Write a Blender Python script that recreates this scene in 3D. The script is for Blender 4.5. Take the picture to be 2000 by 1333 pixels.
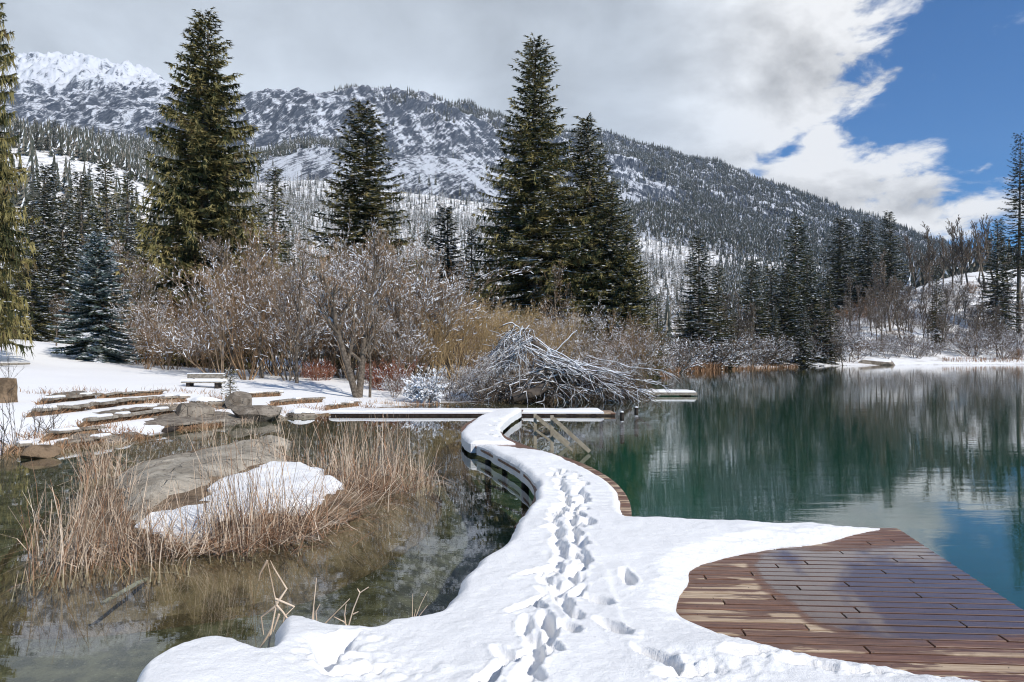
import bpy, math, random
import numpy as np
from mathutils import Vector
for o in list(bpy.data.objects): bpy.data.objects.remove(o)
C = bpy.context.scene.collection
S = bpy.context.scene
# ------------------------------------------------------------------ camera
F, HZ, CAMZ = 1333.0, 692.0, 1.85          # focal length and horizon (in photo pixels), eye height over the water
cam_d = bpy.data.cameras.new('camera'); cam = bpy.data.objects.new('camera', cam_d); C.objects.link(cam)
cam.location = (0, 0, CAMZ); cam.rotation_euler = (math.pi/2, 0, 0)
cam_d.sensor_width = 36; cam_d.lens = 36*F/2000; cam_d.shift_y = (HZ-666.5)/2000
cam_d.clip_start = 0.05; cam_d.clip_end = 30000
S.camera = cam
# ------------------------------------------------------------------ light
SUN_AZ = math.radians(44)                   # from +X towards the camera's back
SUN_EL = math.radians(37)
sunv = Vector((math.cos(SUN_AZ)*math.cos(SUN_EL), -math.sin(SUN_AZ)*math.cos(SUN_EL), math.sin(SUN_EL)))
sun_d = bpy.data.lights.new('sun', 'SUN'); sun_d.energy = 4.5; sun_d.angle = math.radians(0.5); sun_d.color = (1.0, 0.945, 0.865)
sun = bpy.data.objects.new('sun', sun_d); C.objects.link(sun)
sun.rotation_euler = sunv.to_track_quat('Z', 'Y').to_euler(); sun.location = (20, -20, 30)
S.view_settings.view_transform = 'Standard'; S.view_settings.look = 'None'
S.view_settings.exposure = 0.08; S.view_settings.gamma = 1; S.view_settings.use_curve_mapping = False
S.render.engine = 'CYCLES'
S.cycles.max_bounces = 6; S.cycles.diffuse_bounces = 2; S.cycles.glossy_bounces = 3; S.cycles.transmission_bounces = 3
S.cycles.transparent_max_bounces = 8; S.cycles.volume_bounces = 0; S.cycles.use_denoising = True
S.cycles.filter_width = 1.1; S.cycles.caustics_reflective = False; S.cycles.caustics_refractive = False

# node helper: small expression builder
class N:
    def __init__(s, nt): s.nt = nt
    def node(s, t, **kw):
        n = s.nt.nodes.new(t)
        for k, v in kw.items(): setattr(n, k, v)
        return n
    def put(s, sock, v):
        if hasattr(v, 'is_output') or isinstance(v, bpy.types.NodeSocket): s.nt.links.new(v, sock)
        else: sock.default_value = v
    def m(s, op, *a, clamp=False):
        n = s.node('ShaderNodeMath', operation=op, use_clamp=clamp)
        for i, v in enumerate(a): s.put(n.inputs[i], v)
        return n.outputs[0]
    def add(s, *a):
        r = a[0]
        for v in a[1:]: r = s.m('ADD', r, v)
        return r
    def mul(s, *a):
        r = a[0]
        for v in a[1:]: r = s.m('MULTIPLY', r, v)
        return r
    def sub(s, a, b): return s.m('SUBTRACT', a, b)
    def step(s, v, a, b, lo=0.0, hi=1.0):
        n = s.node('ShaderNodeMapRange', interpolation_type='SMOOTHSTEP')
        s.put(n.inputs[0], v); s.put(n.inputs[1], a); s.put(n.inputs[2], b); s.put(n.inputs[3], lo); s.put(n.inputs[4], hi)
        return n.outputs[0]
    def noise(s, vec, scale, detail=4, rough=0.55, dist=0.0, out=0):
        n = s.node('ShaderNodeTexNoise'); s.put(n.inputs['Vector'], vec); s.put(n.inputs['Scale'], scale)
        n.inputs['Detail'].default_value = detail; n.inputs['Roughness'].default_value = rough; n.inputs['Distortion'].default_value = dist
        return n.outputs[out]
    def mapv(s, vec, scale=(1,1,1), loc=(0,0,0), rot=(0,0,0)):
        n = s.node('ShaderNodeMapping'); s.put(n.inputs[0], vec)
        n.inputs['Scale'].default_value = scale; n.inputs['Location'].default_value = loc; n.inputs['Rotation'].default_value = rot
        return n.outputs[0]
    def mix(s, f, a, b):
        n = s.node('ShaderNodeMix', data_type='RGBA'); s.put(n.inputs[0], f)
        for k, v in ((6, a), (7, b)):
            if isinstance(v, tuple): n.inputs[k].default_value = (*v[:3], 1)
            else: s.put(n.inputs[k], v)
        return n.outputs[2]
    def ramp(s, f, stops):
        n = s.node('ShaderNodeValToRGB'); s.put(n.inputs[0], f); e = n.color_ramp.elements
        while len(e) < len(stops): e.new(0.5)
        for i, (p, c) in enumerate(stops): e[i].position = p; e[i].color = (*c, 1)
        return n.outputs[0]
    def comb(s, x, y, z):
        n = s.node('ShaderNodeCombineXYZ')
        for i, v in enumerate((x, y, z)): s.put(n.inputs[i], v)
        return n.outputs[0]
    def sep(s, v):
        n = s.node('ShaderNodeSeparateXYZ'); s.put(n.inputs[0], v); return n.outputs
    def bump(s, h, strength=0.3, dist=0.05):
        n = s.node('ShaderNodeBump'); s.put(n.inputs['Height'], h); s.put(n.inputs['Strength'], strength); n.inputs['Distance'].default_value = dist
        return n.outputs[0]

# ------------------------------------------------------------------ world: clear sky with a broken cloud deck
W = bpy.data.worlds.new('World'); S.world = W; W.use_nodes = True
nt = W.node_tree; nt.nodes.clear(); n = N(nt)
sky = n.node('ShaderNodeTexSky', sky_type='NISHITA', sun_disc=False)
sky.sun_elevation = SUN_EL; sky.sun_rotation = math.radians(90)+SUN_AZ; sky.altitude = 800; sky.air_density = 1.0; sky.dust_density = 0.25; sky.ozone_density = 3.0
tc = n.node('ShaderNodeTexCoord'); D = tc.outputs['Generated']; dx, dy, dz = n.sep(D)
az = n.m('ARCTAN2', dx, dy); hr = n.m('SQRT', n.add(n.mul(dx, dx), n.mul(dy, dy))); el = n.m('ARCTAN2', dz, hr)
def ae(px, py):
    s_ = (px-1000)/F; return math.atan(s_), math.atan2((HZ-py)/F, math.sqrt(1+s_*s_))
cn = n.noise(n.mapv(D, (1,1,1.7)), 4.2, 9, 0.56, 0.25)          # billows
cn2 = n.noise(n.mapv(D, (1,1,2.2), (3.1,1.7,0.4)), 15.0, 7, 0.58, 0.3)
cover = None
# cloud masses as soft ellipses in azimuth / elevation (cx, cy, rx, ry of the photograph turned into angles)
for (px, py, rx, ry) in [(1480,30,240,150),(1640,5,130,62),(1530,120,190,100),(1700,112,105,22),(1560,160,185,52),(1550,215,100,48),(1440,240,120,95),
                         (1600,292,55,48),(1690,335,62,42),(1610,365,190,74),(1795,368,88,52),(1650,425,250,46)]:
    ca, ce = ae(px, py); ra, re_ = rx/F, ry/F
    q = n.add(n.m('POWER', n.m('ABSOLUTE', n.m('DIVIDE', n.sub(az, ca), ra)), 2.0), n.m('POWER', n.m('ABSOLUTE', n.m('DIVIDE', n.sub(el, ce), re_)), 2.0))
    v = n.mul(n.sub(1.0, n.m('SQRT', q)), min(ra, re_)*8.0)
    cover = v if cover is None else n.m('SMOOTH_MAX', cover, v, 0.08)
left = n.m('MINIMUM', n.mul(n.sub(ae(1400, 0)[0], az), 11.0), n.mul(n.add(az, 1.9), 3.0))                    # the overcast left half goes on past the frame
cover = n.m('SMOOTH_MAX', cover, left, 0.1)
cover = n.m('MINIMUM', cover, 0.85)
far = n.sub(n.mul(n.m('COSINE', n.add(az, 2.6)), 0.2), 0.25)    # scattered cloud behind the camera
cover = n.m('MAXIMUM', cover, n.m('MINIMUM', far, 0.3))
dens = n.add(cover, n.mul(n.sub(cn, 0.5), 0.95), n.mul(n.sub(cn2, 0.5), 0.75))
mask = n.step(dens, -0.02, 0.15)
wisp = n.mul(n.step(n.noise(n.mapv(D, (1,1,3.2), (5.0,2,0.3), (0,0.35,0)), 7.0, 9, 0.62, 0.6), 0.60, 0.78), n.step(el, 0.25, 0.42), n.step(az, 0.35, 0.5), 0.5)
mask = n.m('MAXIMUM', mask, wisp)
# relief: denser puffs shade the side away from the sun
cnL = n.noise(n.mapv(D, (1,1,1.7), (-0.035, 0.0, -0.05)), 4.2, 9, 0.56, 0.25)
rel = n.mul(n.sub(cn, cnL), 2.6)
soft = n.noise(n.mapv(D, (1,1,1.8), (9.0,1,2)), 2.6, 5, 0.5, 0.2)
side = n.step(az, ae(1180,0)[0], ae(1620,0)[0])                 # sunlit edge of the deck
low = n.step(el, ae(700,60)[1], ae(700,185)[1])
low = n.mul(n.step(el, 0.44, 0.33), n.sub(1.0, side))
bright = n.add(0.66, n.mul(side, 0.29), n.mul(n.sub(soft, 0.5), n.sub(0.62, n.mul(side, 0.42))), n.mul(rel, n.add(0.20, n.mul(side, 0.65))), n.mul(low, n.step(az, ae(250,0)[0], ae(520,0)[0]), n.step(az, ae(1000,0)[0], ae(800,0)[0]), 0.20), n.mul(n.sub(cn2,0.5), n.mul(side,0.25)))
bright = n.m('MINIMUM', n.m('MAXIMUM', bright, 0.36), 0.97)
ccol = n.mix(side, (0.87, 0.955, 1.06), (1.0, 1.0, 1.0))
vm = n.node('ShaderNodeVectorMath', operation='SCALE'); n.put(vm.inputs[0], ccol); n.put(vm.inputs['Scale'], bright)
skt = n.node('ShaderNodeVectorMath', operation='MULTIPLY'); n.put(skt.inputs[0], sky.outputs[0]); skt.inputs[1].default_value = (0.024, 0.074, 0.118)
final = n.mix(mask, skt.outputs[0], vm.outputs[0])
bg = n.node('ShaderNodeBackground'); n.put(bg.inputs[0], final); bg.inputs[1].default_value = 1.0
out = n.node('ShaderNodeOutputWorld'); nt.links.new(bg.outputs[0], out.inputs[0])
W.cycles.sampling_method = 'MANUAL'; W.cycles.sample_map_resolution = 512

# ------------------------------------------------------------------ helpers
rng = np.random.default_rng(7)
def tag(o, label=None, cat=None, group=None, kind=None):
    if label: o['label'] = label
    if cat: o['category'] = cat
    if group: o['group'] = group
    if kind: o['kind'] = kind
    return o
class MB:
    def __init__(s): s.v = []; s.f = []; s.m = []; s.sm = []; s.n = 0
    def add(s, v, f, mat=0, smooth=False):
        v = np.asarray(v, float).reshape(-1, 3); f = np.asarray(f, int)
        if len(f) == 0: return s
        s.v.append(v); s.f.append(f+s.n); s.n += len(v)
        s.m.append(np.full(len(f), mat) if np.isscalar(mat) else np.asarray(mat)); s.sm.append(np.full(len(f), smooth)); return s
    def tris(s, t, mat=0):               # t: (N,3,3)
        t = np.asarray(t).reshape(-1, 3, 3); return s.add(t.reshape(-1, 3), np.arange(len(t)*3).reshape(-1, 3), mat)
    def quads(s, t, mat=0):
        t = np.asarray(t).reshape(-1, 4, 3); return s.add(t.reshape(-1, 3), np.arange(len(t)*4).reshape(-1, 4), mat)
    def prism(s, p0, p1, r0, r1, k=3, mat=0, smooth=True):
        p0 = np.atleast_2d(p0).astype(float); p1 = np.atleast_2d(p1).astype(float); n_ = len(p0)
        r0 = np.broadcast_to(r0, n_); r1 = np.broadcast_to(r1, n_)
        d = p1-p0; d /= np.linalg.norm(d, axis=1, keepdims=True)+1e-9
        a = np.where(np.abs(d[:, 2:3]) > 0.9, np.array([[1., 0, 0]]), np.array([[0., 0, 1]])); u = np.cross(d, a); u /= np.linalg.norm(u, axis=1, keepdims=True)+1e-9; w = np.cross(d, u)
        th = np.arange(k)*2*np.pi/k
        ring = u[:, None]*np.cos(th)[None, :, None]+w[:, None]*np.sin(th)[None, :, None]
        v = np.concatenate([p0[:, None]+ring*r0[:, None, None], p1[:, None]+ring*r1[:, None, None]], 1)
        b = (np.arange(n_)*2*k)[:, None, None]; i = np.arange(k); j = (i+1) % k
        f = b+np.stack([i, j, j+k, i+k], 1)[None]
        s.add(v, f.reshape(-1, 4), mat, smooth)
        if k > 3:
            s.add(v[:, k:].reshape(-1,3), (np.arange(n_)*k)[:, None]+np.arange(k)[None], mat)
            s.add(v[:, :k].reshape(-1,3), (np.arange(n_)*k)[:, None]+np.arange(k)[::-1][None], mat)
        return s
    def tube(s, pts, rad, k=6, mat=0):
        pts = np.asarray(pts, float); rad = np.broadcast_to(rad, len(pts))
        d = np.gradient(pts, axis=0); d /= np.linalg.norm(d, axis=1, keepdims=True)+1e-9
        ref = np.array([0.3, 0.9, 0.1]) if abs(d[0][1]) < 0.8 else np.array([1., 0, 0.1])
        u = np.cross(d, ref); u /= np.linalg.norm(u, axis=1, keepdims=True); w = np.cross(d, u)
        th = np.arange(k)*2*np.pi/k
        v = pts[:, None]+(u[:, None]*np.cos(th)[None, :, None]+w[:, None]*np.sin(th)[None, :, None])*rad[:, None, None]
        i = np.arange(k); j = (i+1) % k; L = len(pts)
        f = (np.arange(L-1)*k)[:, None, None]+np.stack([i, j, j+k, i+k], 1)[None]
        s.add(v, f.reshape(-1, 4), mat, True); s.add(v[-1], [list(range(k))], mat); s.add(v[0], [list(range(k))[::-1]], mat); return s
    def box(s, c, size, rot=0.0, mat=0, tilt=None, bev=0.0):
        x, y, z = np.array(size)/2
        b = min(bev, x*0.9, y*0.9, z*0.9)
        if b <= 0:
            v = np.array([[i, j, k] for k in (-z, z) for j in (-y, y) for i in (-x, x)]); f = [[0,2,3,1],[4,5,7,6],[0,1,5,4],[2,6,7,3],[0,4,6,2],[1,3,7,5]]
        else:   # top edges bevelled
            v = np.array([[-x,-y,-z],[x,-y,-z],[x,y,-z],[-x,y,-z],[-x,-y,z-b],[x,-y,z-b],[x,y,z-b],[-x,y,z-b],[-x+b,-y+b,z],[x-b,-y+b,z],[x-b,y-b,z],[-x+b,y-b,z]])
            f = [[3,2,1,0],[0,1,5,4],[1,2,6,5],[2,3,7,6],[3,0,4,7],[4,5,9,8],[5,6,10,9],[6,7,11,10],[7,4,8,11],[8,9,10,11]]
        if tilt is not None:
            ct, st = math.cos(tilt), math.sin(tilt); v = np.stack([v[:,0]*ct+v[:,2]*st, v[:,1], -v[:,0]*st+v[:,2]*ct], 1)
        cr, sr = math.cos(rot), math.sin(rot); v = np.stack([v[:,0]*cr-v[:,1]*sr, v[:,0]*sr+v[:,1]*cr, v[:,2]], 1)+np.array(c)
        return s.add(v, f, mat)
    def mesh(s, name, mats):
        me = bpy.data.meshes.new(name); V = np.concatenate(s.v); me.vertices.add(len(V)); me.vertices.foreach_set('co', V.astype(np.float32).ravel())
        cnt = np.concatenate([np.full(len(f), f.shape[1]) for f in s.f]); lp = np.concatenate([f.ravel() for f in s.f])
        me.loops.add(len(lp)); me.loops.foreach_set('vertex_index', lp.astype(np.int32)); me.polygons.add(len(cnt))
        me.polygons.foreach_set('loop_start', np.concatenate([[0], np.cumsum(cnt)[:-1]]).astype(np.int32)); me.polygons.foreach_set('loop_total', cnt.astype(np.int32))
        for m_ in (mats if isinstance(mats, (list, tuple)) else [mats]): me.materials.append(m_)
        me.polygons.foreach_set('material_index', np.concatenate(s.m).astype(np.int32)); me.polygons.foreach_set('use_smooth', np.concatenate(s.sm).astype(bool))
        me.update(calc_edges=True); return me
    def obj(s, name, mats, parent=None, loc=None):
        o = bpy.data.objects.new(name, s.mesh(name, mats)); C.objects.link(o)
        if parent: o.parent = parent
        if loc is not None: o.location = loc
        return o
def empty(name, loc, rz=0.0, scale=1.0):
    o = bpy.data.objects.new(name, None); C.objects.link(o); o.location = loc; o.rotation_euler = (0, 0, rz)
    o.scale = (scale,)*3 if np.isscalar(scale) else scale; o.empty_display_size = 0.2; return o
def meshobj(name, me, parent=None, loc=None):
    o = bpy.data.objects.new(name, me); C.objects.link(o)
    if parent: o.parent = parent
    if loc is not None: o.location = loc
    return o
def _h(ix, iy, seed):
    v = np.sin(ix*127.1+iy*311.7+seed*74.7)*43758.5453; return v-np.floor(v)
def vn(x, y, seed=0):
    ix, iy = np.floor(x), np.floor(y); fx, fy = x-ix, y-iy; fx = fx*fx*(3-2*fx); fy = fy*fy*(3-2*fy)
    return (_h(ix,iy,seed)*(1-fx)+_h(ix+1,iy,seed)*fx)*(1-fy)+(_h(ix,iy+1,seed)*(1-fx)+_h(ix+1,iy+1,seed)*fx)*fy
def fbm(x, y, o=4, seed=0, gain=0.5):
    r = 0; a = 1; t = 0
    for k in range(o): r = r+a*(vn(x*2**k+k*17.3, y*2**k-k*9.1, seed+k)*2-1); t += a; a *= gain
    return r/t
def ridged(x, y, o=4, seed=0):
    r = 0; a = 1; t = 0
    for k in range(o): r = r+a*(1-np.abs(vn(x*2**k+k*7.3, y*2**k+k*3.1, seed+k)*2-1)); t += a; a *= 0.55
    return r/t
def sdist(X, Y, poly):
    """signed distance to a polygon, positive inside"""
    P = np.asarray(poly, float); d2 = np.full(X.shape, 1e18); ins = np.zeros(X.shape, bool)
    for i in range(len(P)):
        a, b = P[i], P[(i+1) % len(P)]; e = b-a; L = e@e+1e-12
        t = np.clip(((X-a[0])*e[0]+(Y-a[1])*e[1])/L, 0, 1); d2 = np.minimum(d2, (X-a[0]-t*e[0])**2+(Y-a[1]-t*e[1])**2)
        c = ((a[1] > Y) != (b[1] > Y)) & (X < (b[0]-a[0])*(Y-a[1])/(b[1]-a[1]+1e-12)+a[0]); ins ^= c
    d = np.sqrt(d2); return np.where(ins, d, -d)
def ss(x, a, b):
    t = np.clip((x-a)/(b-a), 0, 1); return t*t*(3-2*t)
def smooth_poly(P, it=2):
    P = np.asarray(P, float)
    for _ in range(it):
        Q = np.roll(P, -1, 0); P = np.stack([P*0.75+Q*0.25, P*0.25+Q*0.75], 1).reshape(-1, 2)
    return P
def at(px, py, z=0.0):                     # ground point seen at a photo position, on the level z
    y = F*(CAMZ-z)/(py-HZ); return ((px-1000)/F*y, y)
def grid_faces(nr, nc, keep=None):
    i = np.arange(nr-1)[:, None]*nc+np.arange(nc-1)[None]; f = np.stack([i, i+1, i+1+nc, i+nc], -1)
    if keep is not None: f = f[keep]
    return f.reshape(-1, 4)
def clip_sheet(X, Y, dfun, zfun, skirt):
    """a grid trimmed exactly to the outline dfun = 0, with a skirt hanging down from its rim"""
    nr, nc = X.shape; d = dfun(X, Y); mx = np.maximum(np.maximum(d[:-1,:-1], d[1:,:-1]), np.maximum(d[:-1,1:], d[1:,1:]))
    f = grid_faces(nr, nc, mx > 0); u, inv = np.unique(f, return_inverse=True); f = inv.reshape(-1, 4); x = X.ravel()[u].copy(); y = Y.ravel()[u].copy(); dd = d.ravel()[u].copy()
    o = np.nonzero(dd < 0)[0]; e = 2e-3
    for _ in range(3):
        d0 = dfun(x[o], y[o]); gx = (dfun(x[o]+e, y[o])-d0)/e; gy = (dfun(x[o], y[o]+e)-d0)/e; g2 = np.maximum(gx*gx+gy*gy, .3); x[o] -= d0*gx/g2; y[o] -= d0*gy/g2
    dd = np.maximum(dfun(x, y), 0); z = zfun(x, y, dd); V = np.stack([x, y, z], 1)
    E = np.concatenate([f[:, [i, (i+1) % 4]] for i in range(4)]); key = np.sort(E, 1); _, ii, cnt = np.unique(key[:,0]*len(x)+key[:,1], return_index=True, return_counts=True); be = E[ii[cnt == 1]]
    b = MB(); b.add(V, f, 0, True); a, c = V[be[:,0]], V[be[:,1]]; sk = skirt(a[:,0], a[:,1]) if callable(skirt) else skirt; a2, c2 = a.copy(), c.copy()
    a2[:,2] = sk; c2[:,2] = skirt(c[:,0], c[:,1]) if callable(skirt) else skirt; b.quads(np.stack([c, a, a2, c2], 1), 0); return b
def patch(name, poly, fn, res, mats, parent=None, margin=0.04, skirt=-.3, rag=0.0, rs=3.0):
    """a sheet with real relief inside an outline; fn(x, y, d) gives its height from the distance d to the outline"""
    P = np.asarray(poly); x0, y0 = P.min(0)-margin; x1, y1 = P.max(0)+margin
    xs = np.arange(x0, x1+res, res); ys = np.arange(y0, y1+res, res); X, Y = np.meshgrid(xs, ys)
    b = clip_sheet(X, Y, lambda x, y: sdist(x, y, P)+(rag*fbm(x*rs, y*rs, 4, 77) if rag else 0), fn, skirt); return b.obj(name, mats, parent)

# ------------------------------------------------------------------ materials
def mat(name, fn):
    m = bpy.data.materials.new(name); m.use_nodes = True; m.node_tree.nodes.clear(); n = N(m.node_tree)
    out = n.node('ShaderNodeOutputMaterial'); m.node_tree.links.new(fn(n), out.inputs[0]); return m
def prin(n, col, rough=0.8, normal=None, spec=0.3, **kw):
    p = n.node('ShaderNodeBsdfPrincipled')
    if isinstance(col, tuple): p.inputs['Base Color'].default_value = (*col, 1)
    else: n.put(p.inputs['Base Color'], col)
    n.put(p.inputs['Roughness'], rough); n.put(p.inputs['Specular IOR Level'], spec)
    if normal is not None: n.put(p.inputs['Normal'], normal)
    for k, v in kw.items(): n.put(p.inputs[k.replace('_', ' ')], v)
    return p.outputs[0]
def pos(n): return n.node('ShaderNodeNewGeometry').outputs['Position']
def objc(n): return n.node('ShaderNodeTexCoord').outputs['Object']
def orand(n): return n.node('ShaderNodeObjectInfo').outputs['Random']
def two(name, a, b, scale=3.0, rough=0.85, bumps=None, detail=5, lo=0.38, hi=0.62, spec=0.2, vary=0.0):
    def f(n):
        p = objc(n); c = n.mix(n.step(n.noise(p, scale, detail), lo, hi), a, b)
        if vary:
            hs = n.node('ShaderNodeHueSaturation'); n.put(hs.inputs['Color'], c); n.put(hs.inputs['Value'], n.add(1-vary/2, n.mul(orand(n), vary))); c = hs.outputs[0]
        nr = n.bump(n.noise(p, bumps[0], 5), bumps[1], bumps[2]) if bumps else None
        return prin(n, c, rough, nr, spec)
    return mat(name, f)
M = {}
def snow_fn(n):
    p = pos(n)
    h = n.add(n.mul(n.noise(p, 9.0, 5, 0.6), 0.7), n.mul(n.noise(p, 60.0, 4, 0.7), 0.35), n.mul(n.noise(p, 260.0, 2, 0.7), 0.12))
    c = n.mix(n.noise(p, 1.3, 3), (0.81, 0.80, 0.785), (0.885, 0.873, 0.855))
    c = n.mix(n.mul(n.step(n.noise(p, 95.0, 4, 0.75), 0.52, 0.70), 0.35), c, (0.55, 0.56, 0.58))
    return prin(n, c, 0.55, n.bump(h, 0.75, 0.022), 0.25)
M['snow'] = mat('snow', snow_fn)
M['tree_snow'] = mat('tree_snow', lambda n: prin(n, (0.78, 0.80, 0.83), 0.7))
M['needle_dark'] = two('needle_dark', (0.020, 0.025, 0.010), (0.055, 0.060, 0.024), 1.2, vary=0.4)
M['needle_olive'] = two('needle_olive', (0.145, 0.128, 0.046), (0.27, 0.225, 0.092), 1.0, vary=0.35)
M['needle_brown'] = two('needle_brown', (0.085, 0.062, 0.030), (0.13, 0.095, 0.045), 1.5)
M['needle_blue'] = two('needle_blue', (0.09, 0.125, 0.115), (0.16, 0.21, 0.20), 1.2)
M['bark'] = two('bark', (0.09, 0.07, 0.052), (0.19, 0.155, 0.12), 9.0, bumps=(25, 0.8, 0.03), vary=0.3)
M['twig_brown'] = two('twig_brown', (0.15, 0.095, 0.055), (0.36, 0.235, 0.135), 1.2, vary=0.4)
M['twig_grey'] = two('twig_grey', (0.14, 0.10, 0.066), (0.30, 0.22, 0.15), 1.5, vary=0.4)
M['twig_gold'] = two('twig_gold', (0.30, 0.205, 0.10), (0.46, 0.33, 0.17), 1.5, vary=0.3)
M['twig_red'] = two('twig_red', (0.19, 0.065, 0.04), (0.30, 0.15, 0.09), 1.5)
M['twig_dark'] = two('twig_dark', (0.06, 0.05, 0.042), (0.13, 0.105, 0.085), 2.0)
M['reed'] = two('reed', (0.40, 0.29, 0.20), (0.66, 0.52, 0.39), 3.0, rough=0.7)
M['reed_brown'] = two('reed_brown', (0.22, 0.12, 0.07), (0.38, 0.23, 0.14), 3.0, rough=0.8)
M['reed_rust'] = two('reed_rust', (0.22, 0.12, 0.065), (0.37, 0.225, 0.13), 3.0)
def rock_fn(a, b, crack=0.5):
    def f(n):
        p = objc(n); v = n.node('ShaderNodeTexVoronoi', feature='DISTANCE_TO_EDGE'); n.put(v.inputs['Vector'], n.mapv(p, (1,1,1.6))); v.inputs['Scale'].default_value = 1.9
        ck = n.step(n.add(v.outputs[0], n.mul(n.noise(p, 5, 5), 0.08)), 0.03, 0.065)
        c = n.mix(n.step(n.noise(p, 2.2, 7, 0.65), 0.35, 0.65), a, b)
        c = n.mix(n.step(n.noise(p, 11, 6, 0.7), 0.56, 0.66), c, tuple(x*0.55 for x in a)); 
        c = n.mix(n.step(n.noise(n.mapv(p, (1,1,1), (4,2,1)), 6, 6, 0.7), 0.62, 0.70), c, (0.10, 0.105, 0.05))
        h = n.add(n.noise(p, 6, 8, 0.7), n.mul(ck, crack))
        return prin(n, c, 0.85, n.bump(h, 0.9, 0.09), 0.25)
    return f
M['slab'] = mat('pale_stone', rock_fn((0.28, 0.24, 0.185), (0.50, 0.44, 0.35), 0.5))
M['rock'] = mat('grey_rock', rock_fn((0.15, 0.12, 0.09), (0.34, 0.29, 0.23), 0.5))
def soil_fn(n):
    p = pos(n); c = n.mix(n.step(n.noise(p, 3.5, 6, 0.65), 0.4, 0.6), (0.11, 0.075, 0.045), (0.26, 0.18, 0.11))
    return prin(n, c, 0.9, n.bump(n.noise(p, 30, 6, 0.7), 0.9, 0.04))
M['soil'] = mat('soil_and_dead_grass', soil_fn)
M['old_wood'] = two('old_wood', (0.20, 0.175, 0.14), (0.33, 0.29, 0.235), 12.0, bumps=(40, 0.6, 0.01))
M['rail_wood'] = mat('rail_wood', lambda n: prin(n, n.mix(n.step(n.noise(n.mapv(objc(n), (3,40,3)), 2.0, 5), 0.35, 0.65), (0.24, 0.20, 0.14), (0.36, 0.31, 0.23)), 0.7))
M['dark_wood'] = two('dark_wood', (0.03, 0.024, 0.02), (0.06, 0.048, 0.04), 8.0)

# ------------------------------------------------------------------ terrain: heights by column of the view and depth, all in metres
COLS = {   # photo column: [(depth m, photo row of the ground there)]
 -700: (14,[(18,790),(24,745),(34,690),(60,610),(120,470),(200,350),(300,250),(420,200),(700,260),(1500,260),(2600,160),(3800,80),(5200,220)]),
 0:    (12.6,[(16,800),(20,772),(26,732),(34,692),(42,667),(60,655),(120,540),(200,410),(300,305),(420,262),(700,300),(1500,300),(2600,205),(3800,118),(5200,250)]),
 150:  (13.3,[(17,800),(21,772),(28,735),(36,704),(45,680),(60,672),(120,560),(200,420),(300,312),(420,285),(700,320),(1500,280),(2600,190),(3800,116),(5200,250)]),
 300:  (15.3,[(18,815),(22,777),(28,742),(34,722),(45,712),(60,700),(120,610),(200,470),(300,365),(420,350),(700,370),(1500,290),(2400,180),(3800,150),(5200,260)]),
 450:  (17.8,[(20,806),(24,772),(30,744),(38,727),(60,712),(120,660),(250,540),(450,450),(800,405),(1500,300),(2300,178),(3200,260),(5200,420)]),
 620:  (20.5,[(23,792),(27,768),(33,744),(45,727),(60,715),(120,668),(250,590),(450,480),(800,400),(1500,290),(2300,176),(3200,260),(5200,420)]),
 800:  (23.5,[(27,783),(31,763),(40,735),(60,716),(120,680),(250,620),(450,520),(800,430),(1500,300),(2300,182),(3200,260),(5200,420)]),
 1000: (24.5,[(28,780),(33,760),(42,735),(60,718),(120,690),(250,640),(450,545),(800,450),(1500,330),(2300,238),(3200,300),(5200,450)]),
 1200: (30,[(34,760),(45,735),(60,720),(120,695),(250,655),(450,590),(800,500),(1500,375),(2300,266),(3200,330),(5200,470)]),
 1340: (74,[(80,719),(100,708),(160,690),(250,665),(450,610),(800,530),(1500,410),(2200,310),(3200,380),(5200,500)]),
 1500: (90,[(97,714),(115,700),(160,672),(250,655),(450,625),(800,550),(1500,450),(2100,374),(3200,430),(5200,530)]),
 1700: (115,[(122,707),(135,690),(160,640),(190,600),(260,600),(450,600),(800,560),(1500,480),(2000,430),(3200,480),(5200,560)]),
 1850: (124,[(131,706),(142,680),(158,625),(180,562),(230,535),(450,570),(800,575),(1500,520),(2000,482),(3200,520),(5200,580)]),
 2000: (128,[(135,705),(145,675),(158,620),(178,562),(230,535),(450,570),(800,575),(1500,560),(2000,540),(3200,560),(5200,600)]),
 2700: (128,[(135,700),(150,640),(178,540),(230,530),(450,580),(800,600),(1500,600),(2000,590),(3200,600),(5200,620)]),
}
LG = np.linspace(math.log(3.0), math.log(5200), 520); DG = np.exp(LG)
cs = sorted(COLS); tab = []
for c in cs:
    sh, pts = COLS[c]
    zs = [(d, CAMZ+(HZ-r)/F*d) for d, r in pts]
    deep = -0.42 if c < 1000 else (-1.0 if c < 1300 else -3.2)
    P = [(3.0, deep*0.9), (sh*0.55, deep), (sh*0.86, deep*0.75), (sh*0.975, -0.16), (sh, 0.0)]+[(max(d, sh*1.01), z) for d, z in zs]
    P = np.array(P); tab.append(np.interp(LG, np.log(P[:,0]), P[:,1]))
tab = np.array(tab); SG = np.linspace(-1.25, 1.25, 1001); csx = (np.array(cs)-1000)/F
TZ = np.array([np.interp(SG, csx, tab[:, j]) for j in range(len(DG))])      # [depth, s]
def gs(A, ax, w):
    k = np.exp(-0.5*(np.arange(-3*w, 3*w+1)/w)**2); k /= k.sum(); Ap = np.pad(A, [(3*w, 3*w) if i == ax else (0, 0) for i in range(2)], mode='edge')
    return np.apply_along_axis(lambda m_: np.convolve(m_, k, 'valid'), ax, Ap)
TS = gs(gs(TZ, 1, 14), 0, 3)
wfar = ss(DG, 14, 60)[:, None]; TZ = TS*1.0
SX, DY = np.meshgrid(SG, DG); XX = SX*DY
shore_row = np.interp(SG, csx, [COLS[c][0] for c in cs])
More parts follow.
